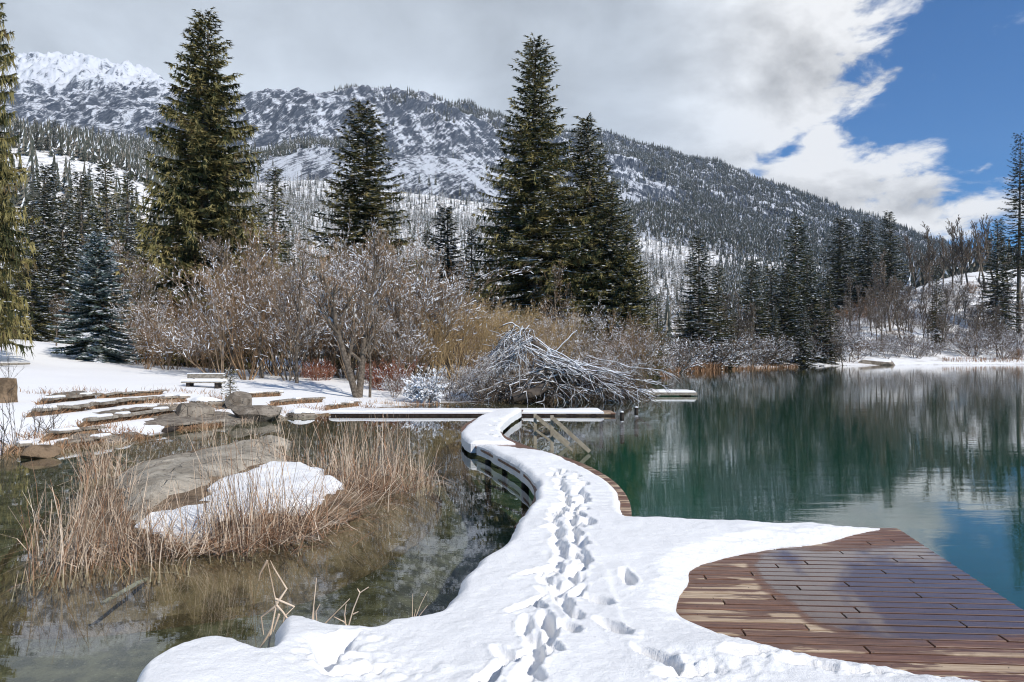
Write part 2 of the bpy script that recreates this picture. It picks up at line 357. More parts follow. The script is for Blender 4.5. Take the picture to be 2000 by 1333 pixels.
# natural unevenness, cliffs and gullies growing with distance
amp_near = 0.05*ss(DY/shore_row[None], 1.03, 1.5)
TZ += amp_near*fbm(XX/3.5, DY/3.5, 4, 3)
TZ += ss(DY, 60, 200)*(1-ss(DY, 700, 1400))*3.0*fbm(XX/60, DY/60, 5, 11)
mt = ss(DY, 600, 1500)
warp = 60*fbm(XX/500, DY/500, 3, 21)
TZ += mt*(DY/2200)*(75*(ridged((XX+warp)/420, (DY+0.4*XX)/700, 5, 31)-0.62)+60*(ridged((XX+0.5*DY+warp)/150, DY/420, 5, 37)-0.6)+22*fbm((XX-0.3*DY)/55, DY/70, 4, 41))
def hz(x, y):
    x = np.asarray(x, float); y = np.asarray(y, float); s_ = np.clip((x/y-SG[0])/(SG[1]-SG[0]), 0, len(SG)-1.001); l = np.clip((np.log(y)-LG[0])/(LG[1]-LG[0]), 0, len(LG)-1.001)
    i, j = l.astype(int), s_.astype(int); a, b = l-i, s_-j
    return (TZ[i,j]*(1-b)+TZ[i,j+1]*b)*(1-a)+(TZ[i+1,j]*(1-b)+TZ[i+1,j+1]*b)*a
def hit(px, py, dmin=8.0):
    """where the view ray through a photo position first meets the land"""
    d = np.exp(np.linspace(math.log(dmin), math.log(5000), 3000)); x = (px-1000)/F*d; z = hz(x, d); r = CAMZ+(HZ-py)/F*d
    k = np.nonzero((z >= r) & (z > -0.03))[0]
    if len(k) == 0: return None
    k = k[0]; return (x[k], d[k], float(z[k]))
def ground_at(px, d):
    x = (px-1000)/F*d; return (x, d, float(hz(x, d)))

def land_fn(n):
    p = pos(n); g = n.node('ShaderNodeNewGeometry'); nz = n.sep(g.outputs['Normal'])[2]; x, y, z = n.sep(p)
    # under water: pebbles and silt, water's own dark green body colour painted onto the deep bed; above: snow with bare streaks
    bed = n.mix(n.step(n.noise(p, 4.0, 8, 0.7), 0.40, 0.62), (0.055, 0.048, 0.026), (0.15, 0.13, 0.078))
    bed = n.mix(n.step(n.noise(p, 22.0, 4, 0.7), 0.60, 0.68), bed, (0.25, 0.23, 0.17))
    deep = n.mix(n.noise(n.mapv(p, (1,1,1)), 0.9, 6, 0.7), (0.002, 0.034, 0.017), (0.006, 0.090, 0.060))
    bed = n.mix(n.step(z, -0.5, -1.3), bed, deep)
    soil = n.mix(n.noise(p, 6, 5), (0.10, 0.07, 0.045), (0.24, 0.17, 0.11))
    sn = n.mix(n.noise(p, 0.6, 3), (0.80, 0.79, 0.775), (0.88, 0.868, 0.85))
    far = n.step(y, 90, 160)
    bare = n.mul(n.step(n.noise(p, 0.22, 9, 0.7), 0.50, 0.60), far, 0.75)
    c = n.mix(bare, sn, soil)
    c = n.mix(n.step(n.add(z, n.mul(n.noise(p, 3, 4), 0.12)), 0.045, 0.09), n.mix(n.step(z, -0.03, 0.0), bed, soil), c)
    h = n.add(n.noise(p, 5, 6, 0.65), n.mul(n.noise(p, 40, 3), 0.2))
    return prin(n, c, 0.85, n.bump(h, 0.4, 0.03), 0.15)
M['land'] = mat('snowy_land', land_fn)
def mount_fn(n):
    p = pos(n); g = n.node('ShaderNodeNewGeometry'); nx, ny, nz = n.sep(g.outputs['Normal']); x, y, z = n.sep(p)
    wv = n.mapv(n.mapv(p, (1,1,1), (0,0,0), (0, 0.5, 0.0)), (0.026, 0.0012, 0.0050))
    streak = n.noise(wv, 1.6, 13, 0.74, 0.15)
    fine = n.noise(n.mapv(n.mapv(p, (1,1,1), (0,0,0), (0, -0.35, 0)), (0.09, 0.005, 0.022)), 2.0, 12, 0.82, 0.1)
    slope = n.step(nz, 0.60, 0.93)
    s = n.add(n.mul(slope, 0.45), -0.22, n.mul(n.sub(streak, 0.5), 2.4), n.mul(n.sub(fine, 0.5), 2.4), n.mul(n.step(z, 850, 1300), 0.55))
    sn = n.step(s, 0.06, 0.36)
    rock = n.mix(n.step(fine, 0.42, 0.62), (0.05, 0.062, 0.085), (0.17, 0.185, 0.21))
    c = n.mix(sn, rock, (0.80, 0.82, 0.86))
    return prin(n, c, 0.9, n.bump(n.add(fine, streak), 0.9, 9.0), 0.1)
M['mount'] = mat('snow_rock', mount_fn)
def fan(name, i0, i1, js, mats, kind):
    b = MB(); V = np.stack([XX[i0:i1, ::js], DY[i0:i1, ::js], TZ[i0:i1, ::js]], -1); b.add(V, grid_faces(V.shape[0], V.shape[1]), 0, True)
    o = b.obj(name, mats); tag(o, kind='structure'); return o
i_split = int(np.searchsorted(DG, 900)); 
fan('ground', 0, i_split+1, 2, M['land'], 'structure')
# finer mesh for the mountain
def fine_mountain():
    d = np.exp(np.linspace(LG[i_split], math.log(5190), 250)); s_ = np.linspace(-0.98, 0.98, 980); S2, D2 = np.meshgrid(s_, d); X2 = S2*D2
    Z = hz(X2, D2)+ss(D2, 950, 1500)*(D2/2200)*(11*fbm(X2/28, D2/45, 3, 51)+16*(ridged(X2/60, D2/140, 3, 55)-0.6))
    b = MB(); b.add(np.stack([X2, D2, Z], -1), grid_faces(len(d), len(s_)), 0, True); o = b.obj('mountain', M['mount']); tag(o, 'snow-covered rocky mountain ridge behind the lake', kind='structure')
    return o
fine_mountain()
# shore the photographer stands on, behind and beside the view
P = patch('near_bank', [(-9,-14),(9,-14),(7,1.4),(2.0,1.9),(-0.9,2.2),(-2.0,3.0),(-4,1.0),(-9,1.5)], lambda x, y, d: 0.14+0.10*fbm(x/2, y/2, 3, 5)*ss(d,0,1)-0.25*(1-ss(d,0,0.5)), 0.22, M['snow'])
tag(P, kind='structure')
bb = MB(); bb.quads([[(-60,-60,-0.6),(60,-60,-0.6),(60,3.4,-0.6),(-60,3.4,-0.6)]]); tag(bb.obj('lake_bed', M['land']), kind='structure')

# ------------------------------------------------------------------ haze
def haze_fn(n):
    v = n.node('ShaderNodeVolumePrincipled'); v.inputs['Color'].default_value = (0.62, 0.78, 1.0, 1); v.inputs['Density'].default_value = 0.00005; v.inputs['Anisotropy'].default_value = 0.2
    return v.outputs[0]
hm = bpy.data.materials.new('haze'); hm.use_nodes = True; hm.node_tree.nodes.clear(); n = N(hm.node_tree); ho = n.node('ShaderNodeOutputMaterial'); hm.node_tree.links.new(haze_fn(n), ho.inputs[1]); hm.cycles.homogeneous_volume = True
b = MB(); b.box((0, 2500, 700), (15000, 7000, 1440)); b.v[0][:,2] = np.where(b.v[0][:,2] < 0, -5.2, 1900.0); tag(b.obj('haze', hm), kind='stuff')
# ------------------------------------------------------------------ water
def water_fn(n):
    p = pos(n); x, y, z = n.sep(p)
    lake = n.step(n.sub(x, n.mul(y, 0.02)), 0.2, 2.0)           # the open lake is ruffled, the pond behind the boardwalk nearly still
    w1 = n.noise(n.mapv(p, (0.55, 2.4, 1)), 1.6, 4, 0.55, 0.3)
    w2 = n.noise(n.mapv(p, (1.0, 3.4, 1)), 7.0, 3, 0.55)
    w3 = n.noise(n.mapv(p, (0.12, 0.5, 1)), 1.0, 3, 0.5)
    h = n.add(n.mul(w1, n.add(0.0004, n.mul(lake, 0.0012))), n.mul(w2, n.add(0.00004, n.mul(lake, 0.00016))), n.mul(w3, n.add(0.0006, n.mul(lake, 0.0044))))
    bn = n.node('ShaderNodeBump'); n.put(bn.inputs['Height'], h); bn.inputs['Strength'].default_value = 1.0; bn.inputs['Distance'].default_value = 1.0
    g = n.node('ShaderNodeNewGeometry'); dt = n.node('ShaderNodeVectorMath', operation='DOT_PRODUCT'); n.put(dt.inputs[0], bn.outputs[0]); n.put(dt.inputs[1], g.outputs['Incoming'])
    fres = n.add(0.035, n.mul(0.965, n.m('POWER', n.m('SUBTRACT', 1.0, n.m('ABSOLUTE', dt.outputs['Value']), clamp=True), 4.35)))   # same from above and below
    gl = n.node('ShaderNodeBsdfGlossy'); gl.inputs['Color'].default_value = (1,1,1,1); gl.inputs['Roughness'].default_value = 0.0; n.put(gl.inputs['Normal'], bn.outputs[0])
    tr = n.node('ShaderNodeBsdfTransparent'); tr.inputs[0].default_value = (0.84, 0.90, 0.83, 1)
    mx = n.node('ShaderNodeMixShader'); n.put(mx.inputs[0], fres); n.put(mx.inputs[1], tr.outputs[0]); n.put(mx.inputs[2], gl.outputs[0])
    return mx.outputs[0]
M['water'] = mat('lake_water', water_fn)
b = MB(); b.quads([[(-60,-40,0),(60,-40,0),(60,3,0),(-60,3,0)]]); 
wq = [[(-60,3,0),(60,3,0),(330,250,0),(-330,250,0)]]; b.quads(wq)
tag(b.obj('water', M['water']), 'calm alpine lake and clear shallow pond', kind='structure')
# ------------------------------------------------------------------ tree makers
def norm(v): return v/(np.linalg.norm(v, axis=-1, keepdims=True)+1e-9)
def fronds(b, p, d, L, w, nrm, m_):
    """needle-covered twigs: a tapering blade and two side blades each"""
    t0 = np.stack([p+nrm*w[:,None], p-nrm*w[:,None], p+d*L[:,None]], 1); b.tris(t0, m_)
    for sgn in (1, -1):
        q = p+d*(L*0.28)[:,None]; e = norm(d*0.88+nrm*sgn*0.42); b.tris(np.stack([q+d*(w*0.8)[:,None], q-d*(w*0.8)[:,None], q+e*(L*0.62)[:,None]], 1), m_)
def spruce(seed, H, R, nb, ds=0.22, snow=0.12, hang=0.5, pw=0.85, z0=0.03, mats=None, colmix=(0.45, 0.42, 0.13), tw=1.0, bare=0.0):
    r = np.random.default_rng(seed); f = z0+(0.99-z0)*(np.arange(nb)+r.random(nb))/nb
    prof = np.minimum((1-f)**pw, 0.55+1.6*f+0.0) if hang > 0.3 else (1-f)**pw
    lump = 0.78+0.42*vn(f*11, np.full(nb, seed*1.3), seed)
    L = R*prof*lump*r.uniform(0.72, 1.12, nb)+0.12+0.008*H
    az_ = np.arange(nb)*2.39996+r.normal(0, 0.35, nb); o = np.stack([np.cos(az_), np.sin(az_), 0*az_], 1); sd = np.stack([-np.sin(az_), np.cos(az_), 0*az_], 1)
    slope = np.interp(f, [0, 0.35, 0.8, 1], [-0.30, -0.08, 0.35, 1.2])+r.normal(0, 0.08, nb); sag = np.interp(f, [0, 0.6, 1], [0.30, 0.22, 0.0]); curl = np.interp(f, [0, 0.6, 1], [0.26, 0.28, 0.1])
    def at_(t, i): return o[i]*(L[i]*t)[:,None]+np.array([0,0,1.0])*(f[i]*H+L[i]*(slope[i]*t-sag[i]*t**1.6+curl[i]*t**3))[:,None]
    w = MB()
    for a_, c_ in ((0, .35), (.35, .7), (.7, 1.0)):
        i = np.arange(nb); rr = (0.006+0.012*L)
        w.prism(at_(np.full(nb, a_), i), at_(np.full(nb, c_), i), rr*(1-a_), rr*(1-c_)+0.003, 3, 1)
    hs = np.linspace(0, H*0.985, 12); bend = np.stack([0.01*H*np.sin(hs/H*3+seed), 0.01*H*np.cos(hs/H*2.2+seed)-0.01*H, hs], 1)*np.array([0.6,0.6,1])
    trunk = MB(); trunk.tube(bend, 0.0125*H*(1-hs/H*0.96)+0.01, 8)
    ns = np.maximum(3, (L/ds).astype(int)); idx = np.repeat(np.arange(nb), ns); k = np.arange(len(idx))-np.repeat(np.cumsum(ns)-ns, ns)
    t = np.clip((k+r.random(len(idx)))/ns[idx]*(1-0.10)+0.10, 0, 1)
    if bare: keep = t > bare*r.random(len(t)); idx, t = idx[keep], t[keep]
    p = at_(t, idx); n_ = len(idx); LL = L[idx]; out = []
    b = MB(); kinds = []
    cm = np.cumsum(colmix)
    # colour runs in clumps along branches
    tone = (vn(az_[idx]*1.7+f[idx]*23, t*2.2+f[idx]*11, seed+3)*0.65+r.random(n_)*0.35)
    for kind in range(4):
        if kind < 2:
            sg = 1 if kind == 0 else -1; d = norm(o[idx]*r.uniform(.35,.8,n_)[:,None]+sd[idx]*sg*r.uniform(.5,1,n_)[:,None]+np.array([0,0,1.])*(-r.uniform(0.0, 0.55, n_)*(0.4+hang))[:,None])
            ln = (0.30*LL*(1-t)+0.16+0.10*r.random(n_))*r.uniform(.7,1.2,n_)*tw
        elif kind == 2:
            d = norm(o[idx]*r.uniform(.0,.5,n_)[:,None]+sd[idx]*r.normal(0,.25,n_)[:,None]-np.array([0,0,1.])); ln = r.uniform(.25, 1.0, n_)*hang*(0.35+0.9*np.minimum(LL/3, 1))*(1-ss(f[idx], .75, 1)*0.7)
        else:
            d = norm(o[idx]+sd[idx]*r.normal(0,.3,n_)[:,None]+np.array([0,0,1.])*r.uniform(-.2,.35,n_)[:,None]); ln = r.uniform(.18,.4,n_)*tw
        nr = norm(np.cross(d, r.normal(0,1,(n_,3)) if kind != 2 else np.cross(d, o[idx])+r.normal(0,.5,(n_,3)))); wd = np.minimum(0.025+0.065*ln, 0.07)*r.uniform(.7,1.3,n_)*(1.5 if snow > 1 else 1)*min(tw,1.4)
        q = tone+r.normal(0, .10, n_)+(0.12 if kind == 2 else 0)
        mi = np.where(q < cm[0]+0.05, 0, np.where(q < cm[1]+0.08, 1, 2))
        jt = r.normal(0, .02, (n_,3))
        for m_ in (0, 1, 2):
            s_ = mi == m_
            if s_.any(): fronds(b, (p+jt)[s_], d[s_], ln[s_], wd[s_], nr[s_], m_)
        if snow > 0 and kind in (0, 1, 3):
            s_ = r.random(n_) < snow*(0.4+1.2*(vn(az_[idx]*2, f[idx]*17, seed+9) > .5))
            if s_.any():
                ds_ = norm(d[s_]*np.array([1,1,0.45])); hn = norm(np.cross(ds_, np.array([0,0,1.]))+r.normal(0,.8,(s_.sum(),3))); pp = p[s_]+np.array([0,0,0.04])+o[idx][s_]*0.05; ww = wd[s_]*1.1; ll = ln[s_]*0.8
                b.tris(np.stack([pp+hn*ww[:,None], pp-hn*ww[:,None], pp+ds_*ll[:,None]], 1), 3)
                hb = np.array([0,0,-0.03]); b.tris(np.stack([pp+hn*ww[:,None], pp+ds_*ll[:,None], pp+hb], 1), 3)
    mats = mats or [M['needle_dark'], M['needle_olive'], M['needle_brown'], M['tree_snow']]
    w2 = MB(); 
    for v, fc in zip(w.v, w.f): pass
    b.v += w.v; b.f += [x+b.n for x in w.f]; b.n += w.n; b.m += [np.full(len(x), 4) for x in w.f]; b.sm += w.sm
    return b.mesh('crown', mats+[M['bark']]), trunk.mesh('trunk', M['bark'])
def bare_tree(seed, H, stems=1, levels=4, spread=0.5, kids=(7,6,5,4), up=0.35, snow=0.3, mats=None, trunk_r=None, lean=0.1, thin=1.0, ratio=0.55, snow_w=1.0, split=False, droop=0.0):
    r = np.random.default_rng(seed); b = MB(); tk = MB()
    a_ = r.random(stems)*6.283; sp = r.uniform(0.1, 1, stems)*spread if stems > 1 else r.uniform(0, lean, 1)
    p0 = np.stack([np.cos(a_)*sp*0.25*H*0.12, np.sin(a_)*sp*0.25*H*0.12, 0*a_-0.15], 1) if stems > 1 else np.array([[0,0,-0.2]])
    d = norm(np.stack([np.cos(a_)*sp, np.sin(a_)*sp, np.ones(stems)], 1)); L = H*r.uniform(.6, 1, stems) if stems > 1 else np.array([H*0.82])
    rad = np.full(stems, (trunk_r or 0.011*H)); 
    for lv in range(levels+1):
        n_ = len(p0); nseg = 4 if lv == 0 else (3 if lv <= 2 else 2); pts = [p0]; dd = d.copy()
        for s_ in range(nseg):
            dd = norm(dd+r.normal(0, 0.16 if lv else 0.07, (n_,3))+np.array([0,0,1.])*(up*0.25 if lv else 0)-np.array([0,0,1.])*droop*0.3*(lv > 0)); pts.append(pts[-1]+dd*(L/nseg)[:,None])
        for s_ in range(nseg):
            r0 = rad*(1-0.75*s_/nseg); r1 = rad*(1-0.75*(s_+1)/nseg); tgt = tk if (split and lv == 0) else b
            if lv <= 1: tgt.prism(pts[s_], pts[s_+1], r0, r1, 6 if lv == 0 else 4, 0)
            elif lv == 2 and levels > 2: b.prism(pts[s_], pts[s_+1], r0, r1, 3, 0)
            else:
                q0, q1 = pts[s_], pts[s_+1]; nr = norm(np.cross(q1-q0, r.normal(0,1,(n_,3)))); rr = np.maximum(r0, 0.0045*thin)[:,None]; r2 = np.maximum(r1, 0.003*thin)[:,None]
                b.quads(np.stack([q0-nr*rr, q0+nr*rr, q1+nr*r2, q1-nr*r2], 1), 1)
            if snow > 0 and lv > 0:
                flat = 1-np.abs(norm(pts[s_+1]-pts[s_])[:,2]); k = r.random(n_) < snow*(0.35+flat)
                if k.any():
                    q0, q1 = pts[s_][k], pts[s_+1][k]; dq = norm(q1-q0); nr = norm(np.cross(dq, np.array([0,0,1.]))); wsn = (np.maximum(r0[k], 0.007*thin)*1.25*snow_w+0.004)[:,None]; u = np.array([0,0,1.])*wsn
                    lo = r.uniform(0,.4,k.sum())[:,None]; hi = r.uniform(.6,1,k.sum())[:,None]; a0 = q0+(q1-q0)*lo; a1 = q0+(q1-q0)*hi
                    b.quads(np.stack([a0-nr*wsn, a0+u*1.3, a1+u*1.3, a1-nr*wsn], 1), 2); b.quads(np.stack([a0+u*1.3, a0+nr*wsn, a1+nr*wsn, a1+u*1.3], 1), 2)
        if lv == levels: break
        kk = kids[lv]; P_ = np.stack(pts, 1); idx = np.repeat(np.arange(n_), kk); m_ = len(idx)
        lo = (0.25 if stems > 1 else 0.3) if lv == 0 else 0.18; t = lo+(1-lo)*r.random(m_); seg = np.minimum((t*nseg).astype(int), nseg-1); fr = t*nseg-seg
        q = P_[idx, seg]*(1-fr)[:,None]+P_[idx, seg+1]*fr[:,None]; pd = norm(P_[idx, seg+1]-P_[idx, seg])
        side = norm(np.cross(pd, r.normal(0,1,(m_,3)))); ang = r.uniform(0.5, 1.0, m_)*(1.0 if lv == 0 else 0.85)
        d = norm(pd*np.cos(ang)[:,None]+side*np.sin(ang)[:,None]+np.array([0,0,1.])*up*0.5)
        Lp = L[idx]; L = Lp*ratio*(1.15-0.75*(t if lv == 0 else t*0.6))*r.uniform(.6,1.15,m_); rad = rad[idx]*0.46*(1.15-0.5*t)+0.001; p0 = q
    mats = mats or [M['bark'], M['twig_brown'], M['tree_snow']]
    cr = b.mesh('crown', mats)
    return (cr, tk.mesh('trunk', mats[0])) if split else cr
def plant(name, meshes, loc, rz, sc, label, cat, group=None):
    """a tree: an Empty at its foot with trunk and crown"""
    e = empty(name, loc, rz, sc); tag(e, label, cat, group)
    cr, tk = meshes; meshobj('crown', cr, e); meshobj('trunk', tk, e); return e
def at_top(px, py_top, d, H, sink=0.0):
    """foot at depth d under photo column px and the scale that puts the tip on row py_top"""
    x, y, z = ground_at(px, d); ztop = CAMZ+(HZ-py_top)/F*d; return (x, y, z-sink), (ztop-z+sink)/H

# ------------------------------------------------------------------ big spruces
A = spruce(11, 24, 4.1, 460, 0.145, 0.05, 0.85, 0.80, 0.02, colmix=(0.40, 0.42, 0.18))
B_ = spruce(12, 26, 4.2, 490, 0.15, 0.34, 0.60, 0.82, 0.02, colmix=(0.36, 0.54, 0.10))
D_ = spruce(13, 18, 3.9, 360, 0.17, 0.22, 0.40, 0.74, 0.02, colmix=(0.44, 0.48, 0.08))
E_ = spruce(14, 22, 2.9, 360, 0.17, 0.34, 0.45, 0.80, 0.02, colmix=(0.42, 0.50, 0.08))
F_ = spruce(15, 14, 2.5, 240, 0.18, 0.36, 0.22, 0.82, 0.02, colmix=(0.72, 0.25, 0.03))
G_ = spruce(16, 14, 2.2, 180, 0.22, 0.22, 0.30, 0.85, 0.02, colmix=(0.60, 0.30, 0.10))
BL = spruce(17, 6, 1.75, 200, 0.085, 1.1, 0.10, 0.80, 0.01, mats=[M['needle_blue'], M['needle_dark'], M['needle_blue'], M['tree_snow']], colmix=(0.6,0.3,0.1), tw=0.75)
T_ = spruce(18, 30, 3.6, 190, 0.30, 0.05, 0.15, 0.55, 0.30, colmix=(0.85, 0.15, 0.0), tw=1.1)
big = [
 ('spruce', A, 400, 26, 46, 1.45, 'tall drooping olive-green spruce left of centre with its top in the clouds', 0.3),
 ('spruce', D_, 710, 205, 54, 1.42, 'broad dark spruce between the two tallest trees, ringed by brown shrubs', 1.3),
 ('spruce', B_, 1045, 76, 56, 1.52, 'tallest spruce right of centre with snow on its branches', 2.3),
 ('spruce', E_, 1143, 230, 58, 1.7, 'slim spruce touching the right flank of the tallest centre spruce', 0.9),
 ('spruce', E_, 1192, 355, 56, 1.9, 'shorter olive spruce right of the slim one beside the lake inlet', 2.9),
 ('spruce', E_, 1168, 300, 61, 1.6, 'spruce wedged between the slim and the shorter one of the centre group', 5.0),
 ('spruce', D_, 1228, 430, 55, 1.15, 'lowest spruce of the centre group, outermost towards the lake', 4.1),
]
for nm, ms, px, top, d, wd, lb, rz in big:
    H = {id(A):24, id(B_):26, id(D_):18, id(E_):22}[id(ms)]; loc, sc = at_top(px, top, d, H, 0.2); plant(nm, ms, loc, rz, (sc*wd, sc*wd, sc), lb, 'tree', 'large spruces behind the shore')
# trees cut by the left edge
x, y, z = ground_at(-35, 30); plant('spruce', A, (x-0.35, y, z+1.1), 2.0, (0.62, 0.62, 0.86), 'huge drooping spruce cut off by the left edge of the picture', 'tree', 'large spruces behind the shore')
loc, sc = at_top(190, 462, 37, 6, 0.1); plant('spruce', BL, loc, 0.6, (sc*1.15, sc*1.15, sc), 'young bluish spruce thick with snow beside the shaded snow bank', 'tree')
mid = [ # photo column, top row, depth, mesh, width, label
 (92, 325, 62, F_, 0.95, 'olive spruce in the left wood nearest the edge tree'), (158, 338, 66, G_, 1.1, 'spruce in the left wood above the young bluish one'),
 (206, 322, 60, G_, 1.0, 'pointed spruce in the left wood halfway to the tall olive spruce'), (250, 342, 70, G_, 1.0, 'narrow spruce hard against the left side of the tall olive spruce'),
 (125, 390, 56, F_, 0.9, 'shorter spruce low in the left wood'), (60, 400, 52, F_, 0.9, 'dark spruce beside the edge tree'), (280, 430, 62, G_, 1.0, 'spruce half hidden by the tall olive spruce'),
 (538, 330, 74, G_, 0.95, 'lone slim spruce between the tall olive spruce and the broad dark spruce'), (505, 395, 80, G_, 0.8, 'small spruce left of the lone slim spruce'),
 (870, 405, 66, F_, 1.15, 'snow-striped small spruce right of the broad dark spruce'), (922, 448, 62, G_, 1.0, 'little spruce left of the tallest centre spruce'), (835, 450, 70, G_, 0.9, 'small dark spruce beside the snow-striped one'), (955, 480, 66, G_, 0.8, 'smallest spruce in front of the tallest one'),
 (1284, 575, 74, G_, 1.2, 'short spruce standing alone at the mouth of the inlet'), (1262, 545, 66, F_, 0.8, 'small spruce right of the centre group'),
 (1365, 463, 84, F_, 1.15, 'spruce with drooping snowy boughs at the far shore left end'), (1402, 520, 88, G_, 1.2, 'second spruce at the far shore left end'), (1345, 600, 84, F_, .9, 'low spruce at the foot of the far shore'),
 (1470, 510, 104, F_, 1.3, 'dark spruce leftmost of the far shore clump'), (1505, 520, 108, G_, 1.35, 'spruce in the middle of the far shore clump'), (1537, 525, 106, F_, 1.25, 'dense spruce in the far shore clump left of the tall grey one'),
 (1557, 427, 118, F_, 1.05, 'tall grey-green spruce rising over the far shore clump'), (1578, 500, 112, F_, 1.2, 'spruce leaning on the tall grey-green one'), (1620, 540, 110, G_, 0.9, 'slim spruce right of the far shore clump'), (1515, 600, 98, F_, .8, 'knee-high spruce near the far waterline'),
 (1645, 428, 185, F_, 1.5, 'full spruce on the hill, left of a pair'), (1695, 434, 185, F_, 1.35, 'full spruce on the hill, right of a pair'), (1735, 415, 200, F_, 1.1, 'spruce on the hill behind the bare birches'),
 (1950, 430, 150, F_, 0.85, 'dark narrow spruce on the right hill beside the tall pine-like one'), (1830, 520, 138, G_, .7, 'thin dark spruce low on the right hill'), (1570, 600, 100, F_, .9, 'small black-green spruce near the water'), (1432, 600, 95, G_, 1.0, 'small spruce between the far shore clumps'),
]
for i, (px, top, d, ms, wd, lb) in enumerate(mid):
    H = 14; loc, sc = at_top(px, top, d, H, 0.2); wd *= 1.35; plant('spruce', ms, loc, i*1.7, (sc*wd, sc*wd, sc), lb, 'tree', 'spruces of the wood and far shore')
loc, sc = at_top(1990, 262, 150, 30, 0.3); plant('spruce', T_, loc, 0.4, (sc*.9, sc*.9, sc), 'very tall open-crowned spruce at the right edge of the picture', 'tree')

LEFT_MARKS = [(20,'behind the edge tree'),(75,'just right of the edge tree'),(120,'above the gap by the shaded bank'),(165,'left of the bluish spruce'),(200,'above the bluish spruce'),(245,'right of the bluish spruce'),(290,'by the olive spruce left boughs'),(360,'hidden behind the tall olive spruce'),(430,'by the olive spruce right boughs'),(480,'right of the tall olive spruce')]
THICK_MARKS = [(265,'right of the bluish spruce'),(300,'left of the tall olive spruce'),(340,'under the tall olive spruce'),(385,'left of the bench'),(415,'right behind the bench'),(455,'above the tiny sapling'),(500,'above the angular boulder'),(545,'above the short terrace edge'),(590,'left of the red stems'),(635,'by the left red stems'),(680,'left of the double trunk'),(715,'right of the double trunk'),(755,'by the right red stems'),(800,'left of the buried bush'),(845,'above the buried bush'),(890,'left of the fallen tree'),(930,'over the left end of the fallen tree'),(975,'left of the fallen tree top'),(1020,'behind the fallen tree top'),(1070,'under the tallest spruce'),(1120,'under the slim spruce'),(1165,'over the right half of the fallen tree'),(1210,'over the right end of the fallen tree'),(1260,'left of the raft')]
FAR_MARKS = [(1300,'left of the sedge belt'),(1345,'at the left end of the sedge belt'),(1390,'behind the sedge belt'),(1430,'right of the sedge belt'),(1470,'under the leftmost clump spruce'),(1510,'under the middle of the spruce clump'),(1545,'under the tall grey-green spruce'),(1590,'right of the tall grey-green spruce'),(1630,'below the left hill spruce'),(1670,'left of the far boulder'),(1705,'behind the far boulder'),(1745,'right of the far boulder'),(1785,'below the tree with arching branches'),(1825,'below the left skyline birch'),(1865,'below the second skyline birch'),(1900,'below the tallest skyline tree'),(1935,'left of the dark narrow spruce'),(1965,'right of the dark narrow spruce'),(2000,'at the right picture edge')]
def near_mark(px, marks): return min(marks, key=lambda m_: abs(m_[0]-px))[1]
# ------------------------------------------------------------------ forest: distant trees, the nearest ones single
def small_fir(seed, H, R, nb, snow, mats):
    return spruce(seed, H, R, nb, R*0.42, snow, 0.30, 0.9, 0.05, mats=mats, tw=H/9, colmix=(0.62,0.26,0.12))[0]
M['fir_far'] = two('fir_far', (0.055, 0.062, 0.050), (0.10, 0.105, 0.085), 0.5, vary=0.5)
M['fir_far2'] = two('fir_far2', (0.15, 0.13, 0.10), (0.24, 0.215, 0.175), 0.5, vary=0.4)
fm = [M['fir_far'], M['fir_far2'], M['fir_far2'], M['tree_snow']]
sf = [small_fir(60+i, 14, 2.3, 44, s_, fm) for i, s_ in enumerate((0.22, 0.35, 0.12))]
r = np.random.default_rng(91)
for k in range(175):
    px = r.uniform(15, 470); d = r.uniform(85, 330) if k % 3 else r.uniform(60, 110); x, y, z = ground_at(px, d)
    if 235 < d < 300 and px < 300: d = 320; x, y, z = ground_at(px, d)
    s_ = r.uniform(0.7, 1.15)*(0.8 if d < 110 else 1.0); e = meshobj('spruce', sf[k % 3], None, (x, y, z-0.3)); e.scale = (s_*r.uniform(.9,1.2),)*2+(s_,); e.rotation_euler = (0,0,r.uniform(0,6.28))
    lb = 'spruce %s, %s' % (('high on the left slope' if d > 285 else 'halfway up the left slope') if d > 235 else ('deep in the left wood' if d > 150 else 'mid left wood' if d > 105 else 'front of the left wood'), near_mark(px, LEFT_MARKS))
    tag(e, lb, 'tree', 'spruces on the left slope' if d > 235 else 'spruces deep in the left wood')
def tiny_fir(seed, H, R, snow):
    r = np.random.default_rng(seed); b = MB(); k = 6; nl = 7
    for l in range(nl):
        f = l/nl; z = H*(0.08+0.9*f); rr = R*(1-f)**.85*r.uniform(.8,1.15,k*1); th = np.arange(k)*2*np.pi/k+r.random()*2; rr = rr[:k]
        p = np.stack([np.cos(th)*rr, np.sin(th)*rr, np.full(k, z-0.05*H)+r.normal(0,.02*H,k)], 1); q = np.stack([np.cos(th+.6)*rr*.35, np.sin(th+.6)*rr*.35, np.full(k, z)], 1); top = np.tile([[0,0,z+0.2*H]], (k,1))
        b.tris(np.stack([p, q, top], 1), np.where(r.random(k) < snow, 2, np.where(r.random(k) < .6, 0, 1)))
        b.tris(np.stack([q, np.roll(p,-1,0), top], 1), np.where(r.random(k) < snow*.7, 2, 0))
    return b.mesh('tiny_fir', [M['fir_far'], M['fir_far2'], M['tree_snow']])
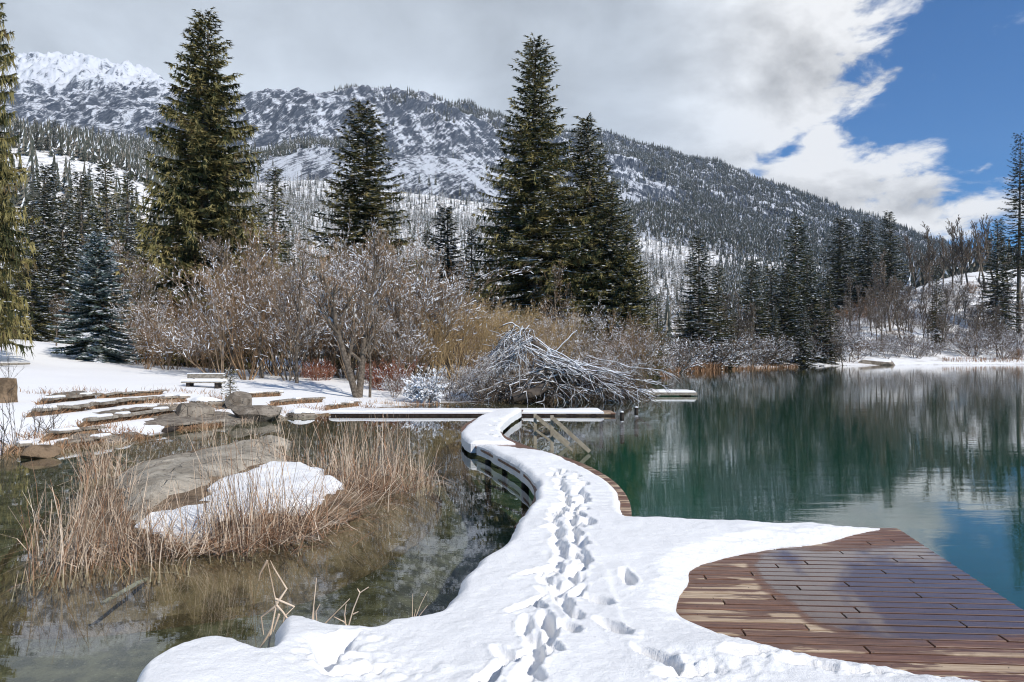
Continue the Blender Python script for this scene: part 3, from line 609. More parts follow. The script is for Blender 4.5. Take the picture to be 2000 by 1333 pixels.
def larch(seed, H, snow):   # thin grey-white leafless crown for the pale valley wood
    r = np.random.default_rng(seed); b = MB(); b.prism([[0,0,0]], [[0,0,H]], .16, .03, 3, 1); n_ = 46
    z = H*r.uniform(.12,.98,n_); a = r.random(n_)*6.28; L = (H-z)*.24+.5; d = np.stack([np.cos(a), np.sin(a), r.uniform(-.1,.7,n_)], 1); p = np.stack([0*z,0*z,z],1)
    nr = norm(np.cross(d, r.normal(0,1,(n_,3))))*.11; q = p+d*L[:,None]; b.tris(np.stack([p-nr*1.4, p+nr*1.4, q], 1), np.where(r.random(n_) < snow, 2, 1)); return b.mesh('larch', [M['fir_far'], M['fir_far2'], M['tree_snow']])
def scatter(name, pts, sc, rz, pick, meshes, label, cat=None):
    me = bpy.data.meshes.new(name); me.vertices.add(len(pts)); me.vertices.foreach_set('co', np.asarray(pts, np.float32).ravel())
    for nm, ty, vals in (('sc','FLOAT',sc), ('rz','FLOAT',rz), ('pick','INT',pick)):
        a = me.attributes.new(nm, ty, 'POINT'); a.data.foreach_set('value', np.asarray(vals, np.float32 if ty == 'FLOAT' else np.int32))
    o = bpy.data.objects.new(name, me); C.objects.link(o); tag(o, label, None, None, 'stuff')
    g = bpy.data.node_groups.new(name, 'GeometryNodeTree'); g.interface.new_socket('Geometry', in_out='INPUT', socket_type='NodeSocketGeometry'); g.interface.new_socket('Geometry', in_out='OUTPUT', socket_type='NodeSocketGeometry')
    N_ = g.nodes; L_ = g.links; gi = N_.new('NodeGroupInput'); go = N_.new('NodeGroupOutput'); j = N_.new('GeometryNodeJoinGeometry')
    for m_ in reversed(meshes):
        src = bpy.data.objects.new(name+'_source', m_); oi = N_.new('GeometryNodeObjectInfo'); oi.inputs['Object'].default_value = src; oi.inputs['As Instance'].default_value = True; L_.new(oi.outputs['Geometry'], j.inputs[0])
    ip = N_.new('GeometryNodeInstanceOnPoints'); ip.inputs['Pick Instance'].default_value = True
    def attr(nm, ty):
        a = N_.new('GeometryNodeInputNamedAttribute'); a.data_type = ty; a.inputs[0].default_value = nm; return a.outputs[0]
    cx = N_.new('ShaderNodeCombineXYZ'); L_.new(attr('rz','FLOAT'), cx.inputs[2])
    L_.new(gi.outputs[0], ip.inputs['Points']); L_.new(j.outputs[0], ip.inputs['Instance']); L_.new(attr('pick','INT'), ip.inputs['Instance Index']); L_.new(cx.outputs[0], ip.inputs['Rotation']); L_.new(attr('sc','FLOAT'), ip.inputs['Scale']); L_.new(ip.outputs[0], go.inputs[0])
    md = o.modifiers.new('scatter', 'NODES'); md.node_group = g; return o
tf = [tiny_fir(1, 12, 2.2, .12), tiny_fir(2, 12, 1.9, .12), tiny_fir(3, 12, 2.0, .05), larch(4, 12, .42), larch(5, 12, .3)]
def pts_in(n_, d0, d1, s0, s1, seed):
    r = np.random.default_rng(seed); d = np.sqrt(r.uniform(d0*d0, d1*d1, n_)); s_ = r.uniform(s0, s1, n_); return s_*d, d, r
x, d, r = pts_in(17000, 170, 900, -0.8, 0.85, 5); z = hz(x, d); px = 1000+F*x/d
k = (fbm(x/60, d/60, 3, 71) > -0.55) & ~((px < 300) & (d > 235) & (d < 300)) & ~((px > 1480) & (d < 240)) & (z > 1.0); x, d, z = x[k], d[k], z[k]
pale = (x/d > -0.42) & (x/d < 0.30); pick = np.where(pale & (r.random(len(x)) < .8), r.integers(3, 5, len(x)), r.integers(0, 2, len(x)))
scatter('valley_forest', np.stack([x, d, z-0.2], 1), r.uniform(.6, 1.15, len(x)), r.random(len(x))*6.28, pick, tf, 'pale snow-dusted forest on the valley floor and lower slopes')
x, d, r = pts_in(60000, 900, 2500, -0.85, 0.85, 6); z = hz(x, d); px = 1000+F*x/d; py = HZ-F*(z-CAMZ)/d
w_ = fbm(x/260, d/320, 4, 81)+0.5*fbm(x/70, d/120, 3, 83)+0.45*ss(px, 1050, 1350)+0.30*ss(d, 1700, 2200)*ss(px, 560, 700)-0.5*(1-ss(px, 300, 600))*ss(d,1300,1900)+0.05+.55*(1-ss(d, 1300, 1700))
k = (w_ > 0.50+r.random(len(x))*0.35-0.42*ss(px,1080,1350)-.25*ss(d,1900,2200)*ss(px,600,700)); x, d, z = x[k], d[k], z[k]
scatter('mountain_forest', np.stack([x, d, z-0.5], 1), r.uniform(.75, 1.7, len(x)), r.random(len(x))*6.28, r.integers(0, 3, len(x)), tf, 'dark conifer forest clinging to the mountain side')
# ------------------------------------------------------------------ leafless shrubs and trees
M['twig_mid'] = two('twig_mid', (0.11, 0.08, 0.058), (0.22, 0.16, 0.115), 1.5, vary=.4)
MT = [M['twig_brown'], M['twig_brown'], M['tree_snow']]; MG = [M['twig_grey'], M['twig_grey'], M['tree_snow']]
shr = [bare_tree(100+i, 5, 9, 3, (0.55,0.9,1.15,0.7)[i], (6,6,6), (.7,.35,.2,.5)[i], .13, MT, .028, thin=1.05) for i in range(4)]
shg = [bare_tree(110+i, 5, 8, 3, 0.95, (7,6,6),   .35, .36, MG, .028, thin=1.25) for i in range(2)]
gold = bare_tree(120, 5, 16, 3, 0.65, (5,6,4), .6, .03, [M['twig_gold'],M['twig_gold'],M['tree_snow']], .02, thin=1.5)
redb = bare_tree(121, 1.4, 22, 2, 0.7, (5,4), .6, .10, [M['twig_red'],M['twig_red'],M['tree_snow']], .010, thin=1.6)
btx = bare_tree(190, 8, 2, 4, .22, (13,7,5,4), .45, .25, [M['bark'],M['twig_brown'],M['tree_snow']], .21, split=True, thin=1.4)
bh2 = [bare_tree(180+i, 12, 1, 4, .2, (17,7,5,4), .75, .06, [M['bark'],M['twig_mid'],M['tree_snow']], .16, split=True, thin=4.8, ratio=.44) for i in range(3)]
bt = [bare_tree(130+i, 8, 1, 4, .2, (14,7,5,4), .45, .16, [M['bark'],M['twig_grey' if i % 2 else 'twig_brown'],M['tree_snow']], .10, split=True, thin=1.5) for i in range(4)]
bh = [bare_tree(140+i, 12, 1, 4, .2, (17,7,5,4), .7, .10, [M['bark'],M['twig_mid'],M['tree_snow']], .13, split=True, thin=3.0, ratio=.44) for i in range(3)]
low = [bare_tree(150+i, 3, 10, 3, 1.1, (5,5,4), .25, .28, [M['twig_mid'],M['twig_mid'],M['tree_snow']], .02, thin=2.2) for i in range(2)]
r = np.random.default_rng(222)
USED = set()
def shrub(me, px, d, H, H0, label, group, name='shrub', w=1.0, sink=0.1):
    if 'row' in label:
        for word, k_ in (('', 1.0), ('slender', .72), ('spreading', 1.35), ('very narrow', .55)):
            if (word+' '+label).strip() not in USED: break
        label = (word+' '+label).strip(); w *= k_; USED.add(label)
    x, y, z = ground_at(px, d); s_ = H/H0; e = meshobj(name, me, None, (x, y, z-sink)); e.scale = (s_*w, s_*w, s_); e.rotation_euler = (0, 0, r.uniform(0, 6.28)); tag(e, label, 'shrub', group); return e
zones = [ (255, 430, 33, 44, 2.8, 4.6, 13, 'leafless brown shrub in the thicket right of the young bluish spruce'),
          (430, 640, 31, 46, 3.0, 7.3, 19, 'leafless snow-flecked shrub in the thicket behind the bench'),
          (640, 830, 32, 48, 3.2, 7.6, 19, 'leafless shrub in the thicket below the broad dark spruce'),
          (830, 1010, 38, 50, 3.0, 4.8, 16, 'leafless shrub behind the left half of the fallen tree'),
          (1010, 1260, 42, 54, 3.0, 5.5, 18, 'leafless shrub behind the right half of the fallen tree') ]
for (a, c, d0, d1, h0, h1, n_, lb) in zones:
    for k in range(n_):
        g = (shr+shg)[r.integers(0, 6)]; px = a+(c-a)*(k+r.random())/n_; d = r.uniform(d0, d1); H = r.uniform(h0*.8, h1*1.05); shrub(g, px, d, H, 5, ('%s leafless %s thicket shrub, %s row, %s' % ('tall' if H > (h0+h1)/2 else 'low', 'snow-flecked' if g in shg else 'brown', 'front' if d < d0+.33*(d1-d0) else 'middle' if d < d0+.67*(d1-d0) else 'back', near_mark(px, THICK_MARKS))), lb.replace('leafless ', '').replace('shrub', 'shrubs', 1))
for k, (px, d, H) in enumerate([(850,35,4.2),(890,36,4.8),(935,37,5.0),(975,37,4.9),(1015,40,4.8),(1100,42,4.6)]):
    shrub(gold, px, d, H, 5, 'golden-twigged willow in the thicket, '+near_mark(px, THICK_MARKS), 'golden willows above the fallen tree', 'willow', 1.1)
for k, (px, d, H) in enumerate([(618,33,1.3),(640,34,1.2),(600,35,1.0),(748,30,1.6),(772,30,1.7),(735,31,1.3)]):
    shrub(redb, px, d, H, 1.4, ('red-stemmed shrub glowing low in the thicket left of the thick double trunk' if px < 700 else 'red-stemmed shrub just right of the thick double trunk'), 'red-stemmed shrubs left' if px < 700 else 'red-stemmed shrubs right', 'shrub', 1.2)
for (px, d, top, k, lb) in [(512,33,400,0,'leafless tree with pale trunk behind the bench'),(580,31,455,1,'leafless snow-flecked tree halfway between bench and double trunk'),(700,26.5,470,9,'leafless tree with thick double trunk on the snowy shore'),
        (722,26.8,520,3,'slim leafless tree beside the thick double trunk'),(775,34,440,0,'grey leafless tree with a snowy fork behind the red-stemmed shrubs'),(455,36,430,1,'leafless tree in front of the tall olive spruce'),(640,38,420,2,'leafless tree at the foot of the broad dark spruce'),
        (880,38,530,3,'leafless tree among the golden willows'),(1085,52,490,0,'pale birch-like tree before the tallest spruce'),(250,40,440,1,'grey leafless tree behind the young bluish spruce'),(110,46,560,2,'leafless tree in the gap by the shaded snow bank'),(300,38,500,3,'leafless tree left of the tall olive spruce')]:
    loc, sc = at_top(px, top, d, 8.2, .1); plant('bare_tree', btx if k == 9 else bt[k], loc, px*.37, sc, lb, 'tree', 'leafless trees of the near shore')
# far right shore and hill
for k in range(84):
    px = 1350+670*(k+r.random())/84; d = r.uniform(*( (86,125) if px < 1480 else (104,150) if px < 1650 else (130,160) )); x, y, z = ground_at(px, d)
    H = r.uniform(7, 13) if px < 1650 else r.uniform(8, 14); e = plant('bare_tree', bh[k % 3], (x, y, z-.2), k*1.3, H/12, 'leafless %s tree %s, %s' % ('tall' if H > 10.5 else 'short', 'on the far shore' if px < 1700 else 'on the right hill', near_mark(px, FAR_MARKS)), 'tree', 'leafless trees of the far shore' if px < 1700 else 'leafless trees of the right hill')
for (px, top, d, lb) in [(1740,470,150,'spreading bare tree left of the skyline row'),(1765,520,134,'bare tree with snow-lined arching branches above the far bank'),(1815,425,178,'bare birch at the left of the skyline row'),(1860,420,182,'bare birch second in the skyline row'),(1893,404,178,'bare rounded tree tallest in the skyline row'),(1925,410,176,'bare tree right in the skyline row before the dark spruce'),(1945,400,184,'bare tree last in the skyline row'),(1790,440,190,'bare bushy tree low in the skyline row'),(1970,430,178,'bare tree by the tallest right spruce'),(1842,450,190,'bare tree between the two skyline birches, set back'),(1878,440,192,'bare tree set back beside the tallest skyline tree'),(1910,440,195,'low bare tree between the tallest and the next skyline tree'),(1800,470,176,'small bare tree at the foot of the left skyline birch'),(1720,500,170,'thin bare tree between the hill spruces and the arching one')]:
    loc, sc = at_top(px, top, d, 12.2, .2); plant('bare_tree', bh2[px % 3], loc, px*.7, sc, lb, 'tree')
for k in range(70):
    px = 1290+730*(k+r.random())/70; sh = float(np.interp((px-1000)/F, csx, [COLS[c][0] for c in cs])); d = sh*r.uniform(1.02, 1.16); x, y, z = ground_at(px, d)
    e = meshobj('shrub', low[k % 2], None, (x, y, z-.1)); s_ = r.uniform(1.0, 2.2); e.scale = (s_*1.2, s_*1.2, s_); e.rotation_euler = (0,0,r.uniform(0,6.28)); tag(e, 'low snowy shrub on the far waterline, %s' % near_mark(px, FAR_MARKS), 'shrub', 'low shrubs along the far waterline')
for k in range(90):
    px = 1480+540*(k+r.random())/90; d = r.uniform(132, 190); x, y, z = ground_at(px, d)
    if z < .2: continue
    e = meshobj('shrub', low[k % 2], None, (x, y, z-.1)); s_ = r.uniform(1.0, 2.0); e.scale = (s_*1.3, s_*1.3, s_); e.rotation_euler = (0,0,r.uniform(0,6.28)); tag(e, 'snow-dusted bare shrub %s the far bank, %s' % ('low above' if d < 160 else 'high above', near_mark(px, FAR_MARKS)), 'shrub', 'shrubs on the slope above the far bank')
brownsh = [bare_tree(160+i, 4, 18, 3, 1.0, (5,5,3), .6, .02, [M['reed_rust'],M['reed_rust'],M['tree_snow']], .03, thin=4) for i in range(1)]
for k, (px, d, H) in enumerate([(1685,172,4.5),(1705,175,5),(1668,168,4),(1895,176,3.5),(1990,131,2.5)]):
    shrub(brownsh[0], px, d, H, 4, 'rust-brown thicket below the pair of hill spruces' if px < 1800 else ('rust-brown thicket under the skyline trees' if px < 1950 else 'rust-brown thicket at the right waterline'), 'rust-brown thickets %s' % ('of the mid hill' if px < 1800 else 'of the right hill'), 'thicket', 1.3)

# ------------------------------------------------------------------ blades: reeds, grass
def blades(b, x, y, z, H, lean, curv, w, rr, mat_=0, segs=3):
    n_ = len(x); p = np.stack([x, y, z], 1); a = rr.random(n_)*6.28; nr = np.stack([np.cos(a), np.sin(a), 0*a], 1)*w[:,None]; d = norm(np.stack([lean[0], lean[1], np.ones(n_)], 1)); cv = curv
    for s_ in range(segs):
        q = p+d*(H/segs)[:,None]; f0 = 1-s_/segs*0.7; f1 = 1-(s_+1)/segs*0.7; b.quads(np.stack([p-nr*f0, p+nr*f0, q+nr*f1, q-nr*f1], 1), mat_); p = q
        d = norm(d+np.stack([cv[0], cv[1], -np.abs(cv[0])*.5-np.abs(cv[1])*.5], 1))
M['reed_pale'] = two('reed_pale', (0.50, 0.40, 0.30), (0.72, 0.60, 0.47), 3.0)
def reeds(name, centres, n_, H, label, lean=(0,0), sprd=.12, w=.0045, z0=-0.12, flat=0.0, mats=None, seed=0, cat='reeds', group=None, kink=0.2):
    rr = np.random.default_rng(seed+500); b = MB(); c = np.array(centres); i = rr.integers(0, len(c), n_); x = c[i,0]+rr.normal(0,1,n_)*c[i,2]; y = c[i,1]+rr.normal(0,1,n_)*c[i,3]
    h = H*rr.uniform(.25, 1.15, n_); lx = lean[0]+rr.normal(0, sprd, n_); ly = lean[1]+rr.normal(0, sprd, n_)
    fl = rr.random(n_) < flat; lx[fl] += rr.normal(1.2, 1.6, fl.sum()); ly[fl] += rr.normal(0, .8, fl.sum())
    kk = rr.random(n_) < kink; cx_ = np.where(kk, rr.normal(0, .8, n_), rr.normal(0, .08, n_)); cy_ = np.where(kk, rr.normal(0, .5, n_), rr.normal(0, .08, n_))
    blades(b, x, y, np.full(n_, z0), h, (lx, ly), (cx_, cy_), w*rr.uniform(.6, 1.4, n_), rr, 0)
    b.m = [np.repeat(np.random.default_rng(seed).choice(3, len(b.m[0]), p=[.6,.25,.15]), 1) for _ in b.m]
    o = b.obj(name, [mats or M['reed'], M['reed_brown'], M['reed_pale']]); tag(o, label, cat, group); return o
def xy(px, py, z=0.0): return at(px, py, z)
# ------------------------------------------------------------------ islet with slab, snow and reeds
def grow(P, w):
    P = np.asarray(P, float); t = np.roll(P, -1, 0)-np.roll(P, 1, 0); t /= np.linalg.norm(t, axis=1, keepdims=True)+1e-9; a = .5*np.sum(P[:,0]*np.roll(P[:,1],-1)-P[:,1]*np.roll(P[:,0],-1)); s_ = 1 if a > 0 else -1
    return P+np.stack([t[:,1], -t[:,0]], 1)*w*s_
isl = smooth_poly([xy(*p) for p in [(90,1112),(250,1108),(400,1092),(520,1078),(620,1045),(700,1010),(800,950),(790,925),(690,930),(600,905),(560,880),(440,872),(300,892),(205,925),(150,975),(105,1040)]])
o = patch('islet', grow(isl, .5), lambda x, y, d: np.interp(d, [0, .45, .7, 1.6], [-.45, -.10, .03, .20])+0.05*fbm(x*3, y*3, 3, 2), 0.07, M['soil']); tag(o, 'low reed-covered islet in the shallow pond', kind='structure')
slab = smooth_poly([xy(px, py, .22) for px, py in [(218,905),(300,890),(430,866),(520,858),(560,868),(545,900),(480,925),(430,945),(360,965),(315,985),(290,1015),(250,1010),(228,970)]])
o = patch('boulder', slab, lambda x, y, d: 0.04+0.28*np.sqrt(ss(d, -.03, .55))+0.05*fbm(x*1.3, y*1.3, 4, 8)+.012*ridged(x*3,y*3,4,9)+.03*(x+3.5)-.07*ss(ridged(x*.9+5, y*1.1, 2, 12), .84, .95)-.03*ss(ridged(x*2.3, y*2.1+3, 2, 14), .86, .96), 0.04, M['slab'], rag=.12); tag(o, 'big flat tan boulder on the reedy islet, bare of snow', 'boulder')
isn = smooth_poly([xy(px, py, zz) for px, py, zz in [(288,1000,.26),(330,970,.32),(420,940,.36),(440,912,.38),(540,898,.36),(605,902,.34),(625,925,.3),(662,938,.28),(655,952,.26),(610,962,.25),(590,980,.24),(500,988,.24),(440,1010,.2),(405,1035,.17),(340,1038,.17),(305,1025,.2)]])
o = patch('snow_patch', isn, lambda x, y, d: np.interp(y, [6.3, 7.2, 8.6, 10], [.12, .17, .25, .33])+0.055*np.sqrt(ss(d, -.01, .2))+0.06*fbm(x*1.6, y*2, 4, 4)*ss(d,0,.2)+.01*fbm(x*12,y*12,3,6), 0.035, M['snow'], skirt=.0, rag=.34, rs=2.6); tag(o, 'bright snow patch among the reeds of the islet', 'snow patch')
rt = at(600, 985, .15)
o = patch('grass_tussock', smooth_poly([xy(px, py, .2) for px, py in [(590,975),(640,958),(690,950),(720,965),(680,985),(620,995)]]), lambda x, y, d: .08+.11*np.sqrt(ss(d,0,.15))+.05*fbm(x*9,y*9,3,3), .03, M['soil'], skirt=0); tag(o, 'rusty earth tussock at the right end of the islet snow', 'tussock')
def c4(px, py, sx, sy): x, y = xy(px, py); return (x, y, sx, sy)
G = 'reed clumps of the islet'
reeds('reed_clump', [c4(110,1110,.12,.12),c4(150,1105,.16,.2),c4(200,1080,.2,.25),c4(250,1085,.2,.25),c4(170,1020,.25,.3),c4(225,985,.18,.25)], 720, .76, 'dense dry reed clump at the left end of the islet', (.16,0), .13, seed=1, group=G, kink=.5)
reeds('reed_clump', [c4(300,1095,.22,.15),c4(260,1050,.2,.2)], 300, .5, 'short reed clump in front of the big boulder', (.15,0), .25, seed=2, group=G, kink=.4)
reeds('reed_clump', [c4(440,1075,.15,.12),c4(475,1070,.14,.12),c4(520,1060,.15,.15)], 330, 1.15, 'tall thin reed clump before the snow patch', (-.04,0), .12, seed=3, group=G)
reeds('reed_clump', [c4(690,965,.16,.15),c4(735,935,.2,.25),c4(765,928,.16,.3),c4(660,955,.15,.2)], 430, 1.0, 'upright reed clump at the right end of the islet', (.05,0), .14, seed=4, group=G, w=.0055)
reeds('reed_clump', [c4(600,915,.35,.15),c4(540,910,.3,.15),c4(680,925,.3,.2)], 150, .9, 'sparse reeds behind the snow patch', (0.02,0), .1, seed=5, group=G, w=.006)
reeds('reed_clump', [c4(805,935,.15,.15),c4(825,950,.1,.12)], 130, .7, 'thin reeds trailing off towards the boardwalk', (.1,0), .25, seed=6, group=G, w=.0055, kink=.4)
reeds('reed_clump', [c4(500,1062,.35,.1),c4(560,1045,.3,.1),c4(620,1020,.3,.12),c4(680,990,.3,.15),c4(400,1085,.35,.08),c4(740,965,.3,.15)], 1300, .55, 'mat of flattened reeds along the front of the islet', (.3,-.1), .5, seed=7, group=G, z0=.03, flat=.85, mats=M['reed_brown'], kink=.3)
reeds('reed_clump', [c4(560,1040,.3,.15),c4(620,1010,.3,.2),c4(470,1065,.3,.1),c4(330,1090,.3,.1)], 700, .6, 'bent tan reeds over the flattened mat', (.4,0), .5, seed=8, group=G, z0=.05, flat=.5, kink=.5)
reeds('reed_clump', [c4(450,868,.4,.3),c4(400,860,.3,.2)], 60, .9, 'few reeds behind the big boulder', (0,0), .2, seed=9, group=G)
reeds('reed_clump', [c4(188,935,.16,.2),c4(200,915,.14,.15)], 260, .75, 'reed tuft left of the big boulder', (0,0), .25, seed=10, group=G, w=.006, kink=.4)
reeds('reed_clump', [c4(66,1118,.05,.05),c4(100,1060,.08,.08)], 26, .8, 'lone stalks standing in water left of the islet', (.1,0), .3, seed=11, group=G, kink=.5)

# ------------------------------------------------------------------ boardwalk and platform
DZ = 0.18
def deck_fn(n):
    p = pos(n); x, y, z = n.sep(p); oi = n.node('ShaderNodeObjectInfo'); rnd = oi.outputs['Random']
    q = n.mapv(p, (1, 1, 1), rot=(0, 0, 0.06)); q2 = n.node('ShaderNodeVectorMath', operation='ADD'); n.put(q2.inputs[0], q); n.put(q2.inputs[1], n.comb(n.mul(rnd, 31.0), n.mul(rnd, 7.0), 0.0))
    grain = n.noise(n.mapv(q2.outputs[0], (1.2, 26, 1)), 3.0, 6, 0.65)
    blot = n.noise(n.mapv(q2.outputs[0], (0.9, 7.0, 1)), 1.5, 4, 0.55)
    speck = n.noise(p, 38.0, 3, 0.7)
    # standing water in the middle, damp rim, dry patches between
    cx, cy = 2.35, 4.87
    wet = n.m('SQRT', n.add(n.m('POWER', n.m('DIVIDE', n.m('MAXIMUM', n.sub(cx, x), 0.0), 0.52), 2.0), n.m('POWER', n.m('DIVIDE', n.sub(y, n.add(cy, n.mul(n.sub(x, 2.3), 0.12))), 0.98), 2.0)))
    wet = n.add(wet, n.mul(n.sub(n.noise(n.mapv(p, (1.0, 1.6, 1)), 1.7, 5, 0.6), 0.5), 0.45))
    W_ = n.step(wet, 1.02, 0.90)
    dry = n.mul(n.step(n.add(blot, n.mul(n.sub(rnd, .5), .22)), 0.515, 0.56), n.step(wet, 1.05, 1.15), n.step(x, 0.9, 1.3))
    base = n.mix(n.step(grain, 0.35, 0.65), (0.095, 0.042, 0.026), (0.23, 0.115, 0.07))
    base = n.mix(n.mul(rnd, .35), base, (0.12, 0.085, 0.062))
    pale = n.mix(n.step(grain, 0.3, 0.7), (0.34, 0.235, 0.15), (0.55, 0.43, 0.30))
    c = n.mix(dry, base, pale); c = n.mix(n.mul(W_, .55), c, (0.045, 0.026, 0.022))
    c = n.mix(n.step(speck, .66, .72), c, (0.03, 0.02, 0.015))
    rough = n.add(n.mul(n.sub(1.0, W_), 0.50), 0.035)
    bp = n.node('ShaderNodeBump'); n.put(bp.inputs['Height'], grain); n.put(bp.inputs['Strength'], n.mul(n.sub(1.0, W_), 0.5)); bp.inputs['Distance'].default_value = .004
    return prin(n, c, n.add(.45, n.mul(dry, .3)), bp.outputs[0], .4, Coat_Weight=n.add(n.mul(W_, 1.0), n.mul(n.sub(1.0, dry), .12)), Coat_Roughness=n.add(n.mul(n.sub(1.0, W_), .35), .015), Coat_IOR=1.36)
M['deck'] = mat('wet_deck_boards', deck_fn)
pf = empty('platform', (2.2, 4.6, 0)); tag(pf, 'wide reddish plank bathing platform with a puddle, partly clear of snow', 'platform')
rot = -0.06; cr, sr = math.cos(rot), math.sin(rot); r = np.random.default_rng(77); OFF = np.array(pf.location)
row = 0; yy = 6.72; ox = 1.05
while yy > 2.2:
    wd = .1015; yc = yy-wd/2; t = (6.72-yc)/4.5; x1 = 2.66-0.50*t*1.0; x0 = -0.62 if yc > 5.6 else -1.0; cuts = []
    k = row % 5; c = [0.55, 1.45, 1.2, 1.9, .8][k]+r.uniform(-.12,.12); cuts = [x0, c-1.9 if c-1.9 > x0+.3 else None, c, x1 if c+1.6 > x1 else c+1.5, x1]
    cuts = sorted(set([v for v in cuts if v is not None]))
    for a, c_ in zip(cuts[:-1], cuts[1:]):
        if c_-a < .05: continue
        lx = (a+c_)/2; b = MB(); b.box((0,0,0), (c_-a-.010, wd-.018, .032), 0, 0, bev=.003)
        px_, py_ = ox+lx*cr-(yc-6.72)*sr, 6.72+lx*sr+(yc-6.72)*cr; o = b.obj('plank', M['deck'], pf, (px_-OFF[0], py_-OFF[1], DZ-.016+r.uniform(-.0015,.0015))); o.rotation_euler = (0,0,rot)
    yy -= wd; row += 1
for lx in (-.3, .6, 1.5, 2.25):
    b = MB(); b.box((0,0,0), (.08, 4.3, .12)); o = b.obj('joist', M['dark_wood'], pf, (ox+lx-OFF[0]-.1, 4.5-OFF[1], DZ-.095)); o.rotation_euler = (0,0,rot)
for lx, ly in ((2.45, 6.4), (2.3, 4.6), (2.1, 3.0), (1.0, 6.5), (-.2, 6.5)):
    b = MB(); b.prism([[0,0,-1.2]], [[0,0,0]], .08, .08, 10); b.obj('post', M['dark_wood'], pf, (ox+lx-OFF[0]-.05, ly-OFF[1], DZ-.15))
# curved boardwalk
rightE = np.array([(1.16,6.6),(1.33,7.6),(1.37,8.46),(1.32,9.27),(1.15,10.2),(.905,10.97),(.56,11.7),(.28,12.4),(0,13.25),(-.21,14.27),(-.28,15.57),(-.20,17.2),(.10,18.9),(.34,20.45)])
leftE = np.array([(.02,6.6),(.22,7.55),(.29,8.35),(.24,9.1),(.10,9.8),(-.13,10.6),(-.40,11.5),(-.66,12.35),(-.92,13.2),(-1.10,14.5),(-1.16,15.9),(-1.0,17.4),(-.72,18.9),(-.30,20.45)])
def resample(P, m_):
    P = np.asarray(P); 
    for _ in range(3):
        Q = [P[0]]; 
        for a, c_ in zip(P[:-1], P[1:]): Q += [a*.75+c_*.25, a*.25+c_*.75]
        Q.append(P[-1]); P = np.array(Q)
    s_ = np.concatenate([[0], np.cumsum(np.linalg.norm(np.diff(P, axis=0), axis=1))]); u = np.linspace(0, s_[-1], m_); return np.stack([np.interp(u, s_, P[:,0]), np.interp(u, s_, P[:,1])], 1)
NPL = 92; RE = resample(rightE, NPL+1); LE = resample(leftE, NPL+1)
bw = empty('boardwalk', (0, 12, 0)); tag(bw, 'curving plank boardwalk across the water under trodden snow', 'boardwalk'); OB = np.array([0, 12, 0])
for i in range(NPL):
    a, c_, d_, e_ = LE[i], RE[i], RE[i+1], LE[i+1]; g = .045
    q = [a+(e_-a)*g, c_+(d_-c_)*g, c_+(d_-c_)*(1-g), a+(e_-a)*(1-g)]; zt = DZ+r.uniform(-.002,.002); v = np.array([[*p_, zt-.035] for p_ in q]+[[*p_, zt] for p_ in q])-OB
    cen = v.mean(0); b = MB(); b.add(v-cen, [[3,2,1,0],[4,5,6,7],[0,1,5,4],[1,2,6,5],[2,3,7,6],[3,0,4,7]]); b.obj('plank', M['deck'], bw, cen)
for E_2, s_ in ((LE, 1), (RE, -1)):
    b = MB(); inn = E_2+(RE-LE)*(.06*s_); pts = np.concatenate([inn, np.full((NPL+1,1), DZ-.095)], 1)-OB
    up_ = pts+np.array([0,0,.055]); dn = pts-np.array([0,0,.055]); tt = (RE-LE)*.03*s_; t3 = np.concatenate([tt, np.zeros((NPL+1,1))], 1)
    V = np.stack([dn, up_, up_+t3, dn+t3], 1); k = np.arange(NPL)[:,None,None]*4; i4 = np.arange(4); j4 = (i4+1) % 4; b.add(V, (k+np.stack([i4, j4, j4+4, i4+4], 1)[None]).reshape(-1,4)); b.obj('beam', M['dark_wood'], bw)
for i in range(6, NPL, 14):
    for E_2 in (LE, RE):
        p_ = E_2[i]*.9+(LE[i]+RE[i])/2*.1; b = MB(); b.prism([[0,0,-1.0]], [[0,0,0]], .055, .055, 8); b.obj('post', M['dark_wood'], bw, (p_[0], p_[1]-12, DZ-.15))
# cross jetty
ZJ = .085; jt = empty('jetty', (-1.1, 20.9, 0)); tag(jt, 'long straight snow-covered jetty crossing behind the boardwalk', 'jetty')
def snow_strip(name, x0, x1, y0, y1, z0, th, parent, off, seed, res=.05):
    P = np.array([(x0,y0),(x1,y0),(x1,y1),(x0,y1)])-np.array(off)[:2]
    return patch(name, P, lambda x, y, d: z0+th*np.sqrt(ss(d, -.03, .12))*(1+.35*fbm(x*1.5, y*3, 3, seed)), res, M['snow'], parent, skirt=z0-.02)
for k in range(58):
    x_ = -5.45+8.55*(k+.5)/58; b = MB(); b.box((0,0,0), (.14, 1.0, .035)); b.obj('plank', M['deck'], jt, (x_+1.1, 0, ZJ-.018))
b = MB(); b.box((0,0,0), (8.5, .05, .11)); b.obj('beam', M['dark_wood'], jt, (-.07, -.45, ZJ-.092)); b = MB(); b.box((0,0,0), (8.5, .05, .11)); b.obj('beam', M['dark_wood'], jt, (-.07, .45, ZJ-.092))
snow_strip('snow_cover', -5.47, 2.75, 20.39, 21.41, ZJ+.004, .075, jt, (-1.1,20.9), 3)
for x_ in (-4, -2, 1.2, 2.7):
    b = MB(); b.prism([[0,0,-.9]], [[0,0,0]], .06, .06, 8); b.obj('post', M['dark_wood'], jt, (x_+1.1, -.3, ZJ-.15))
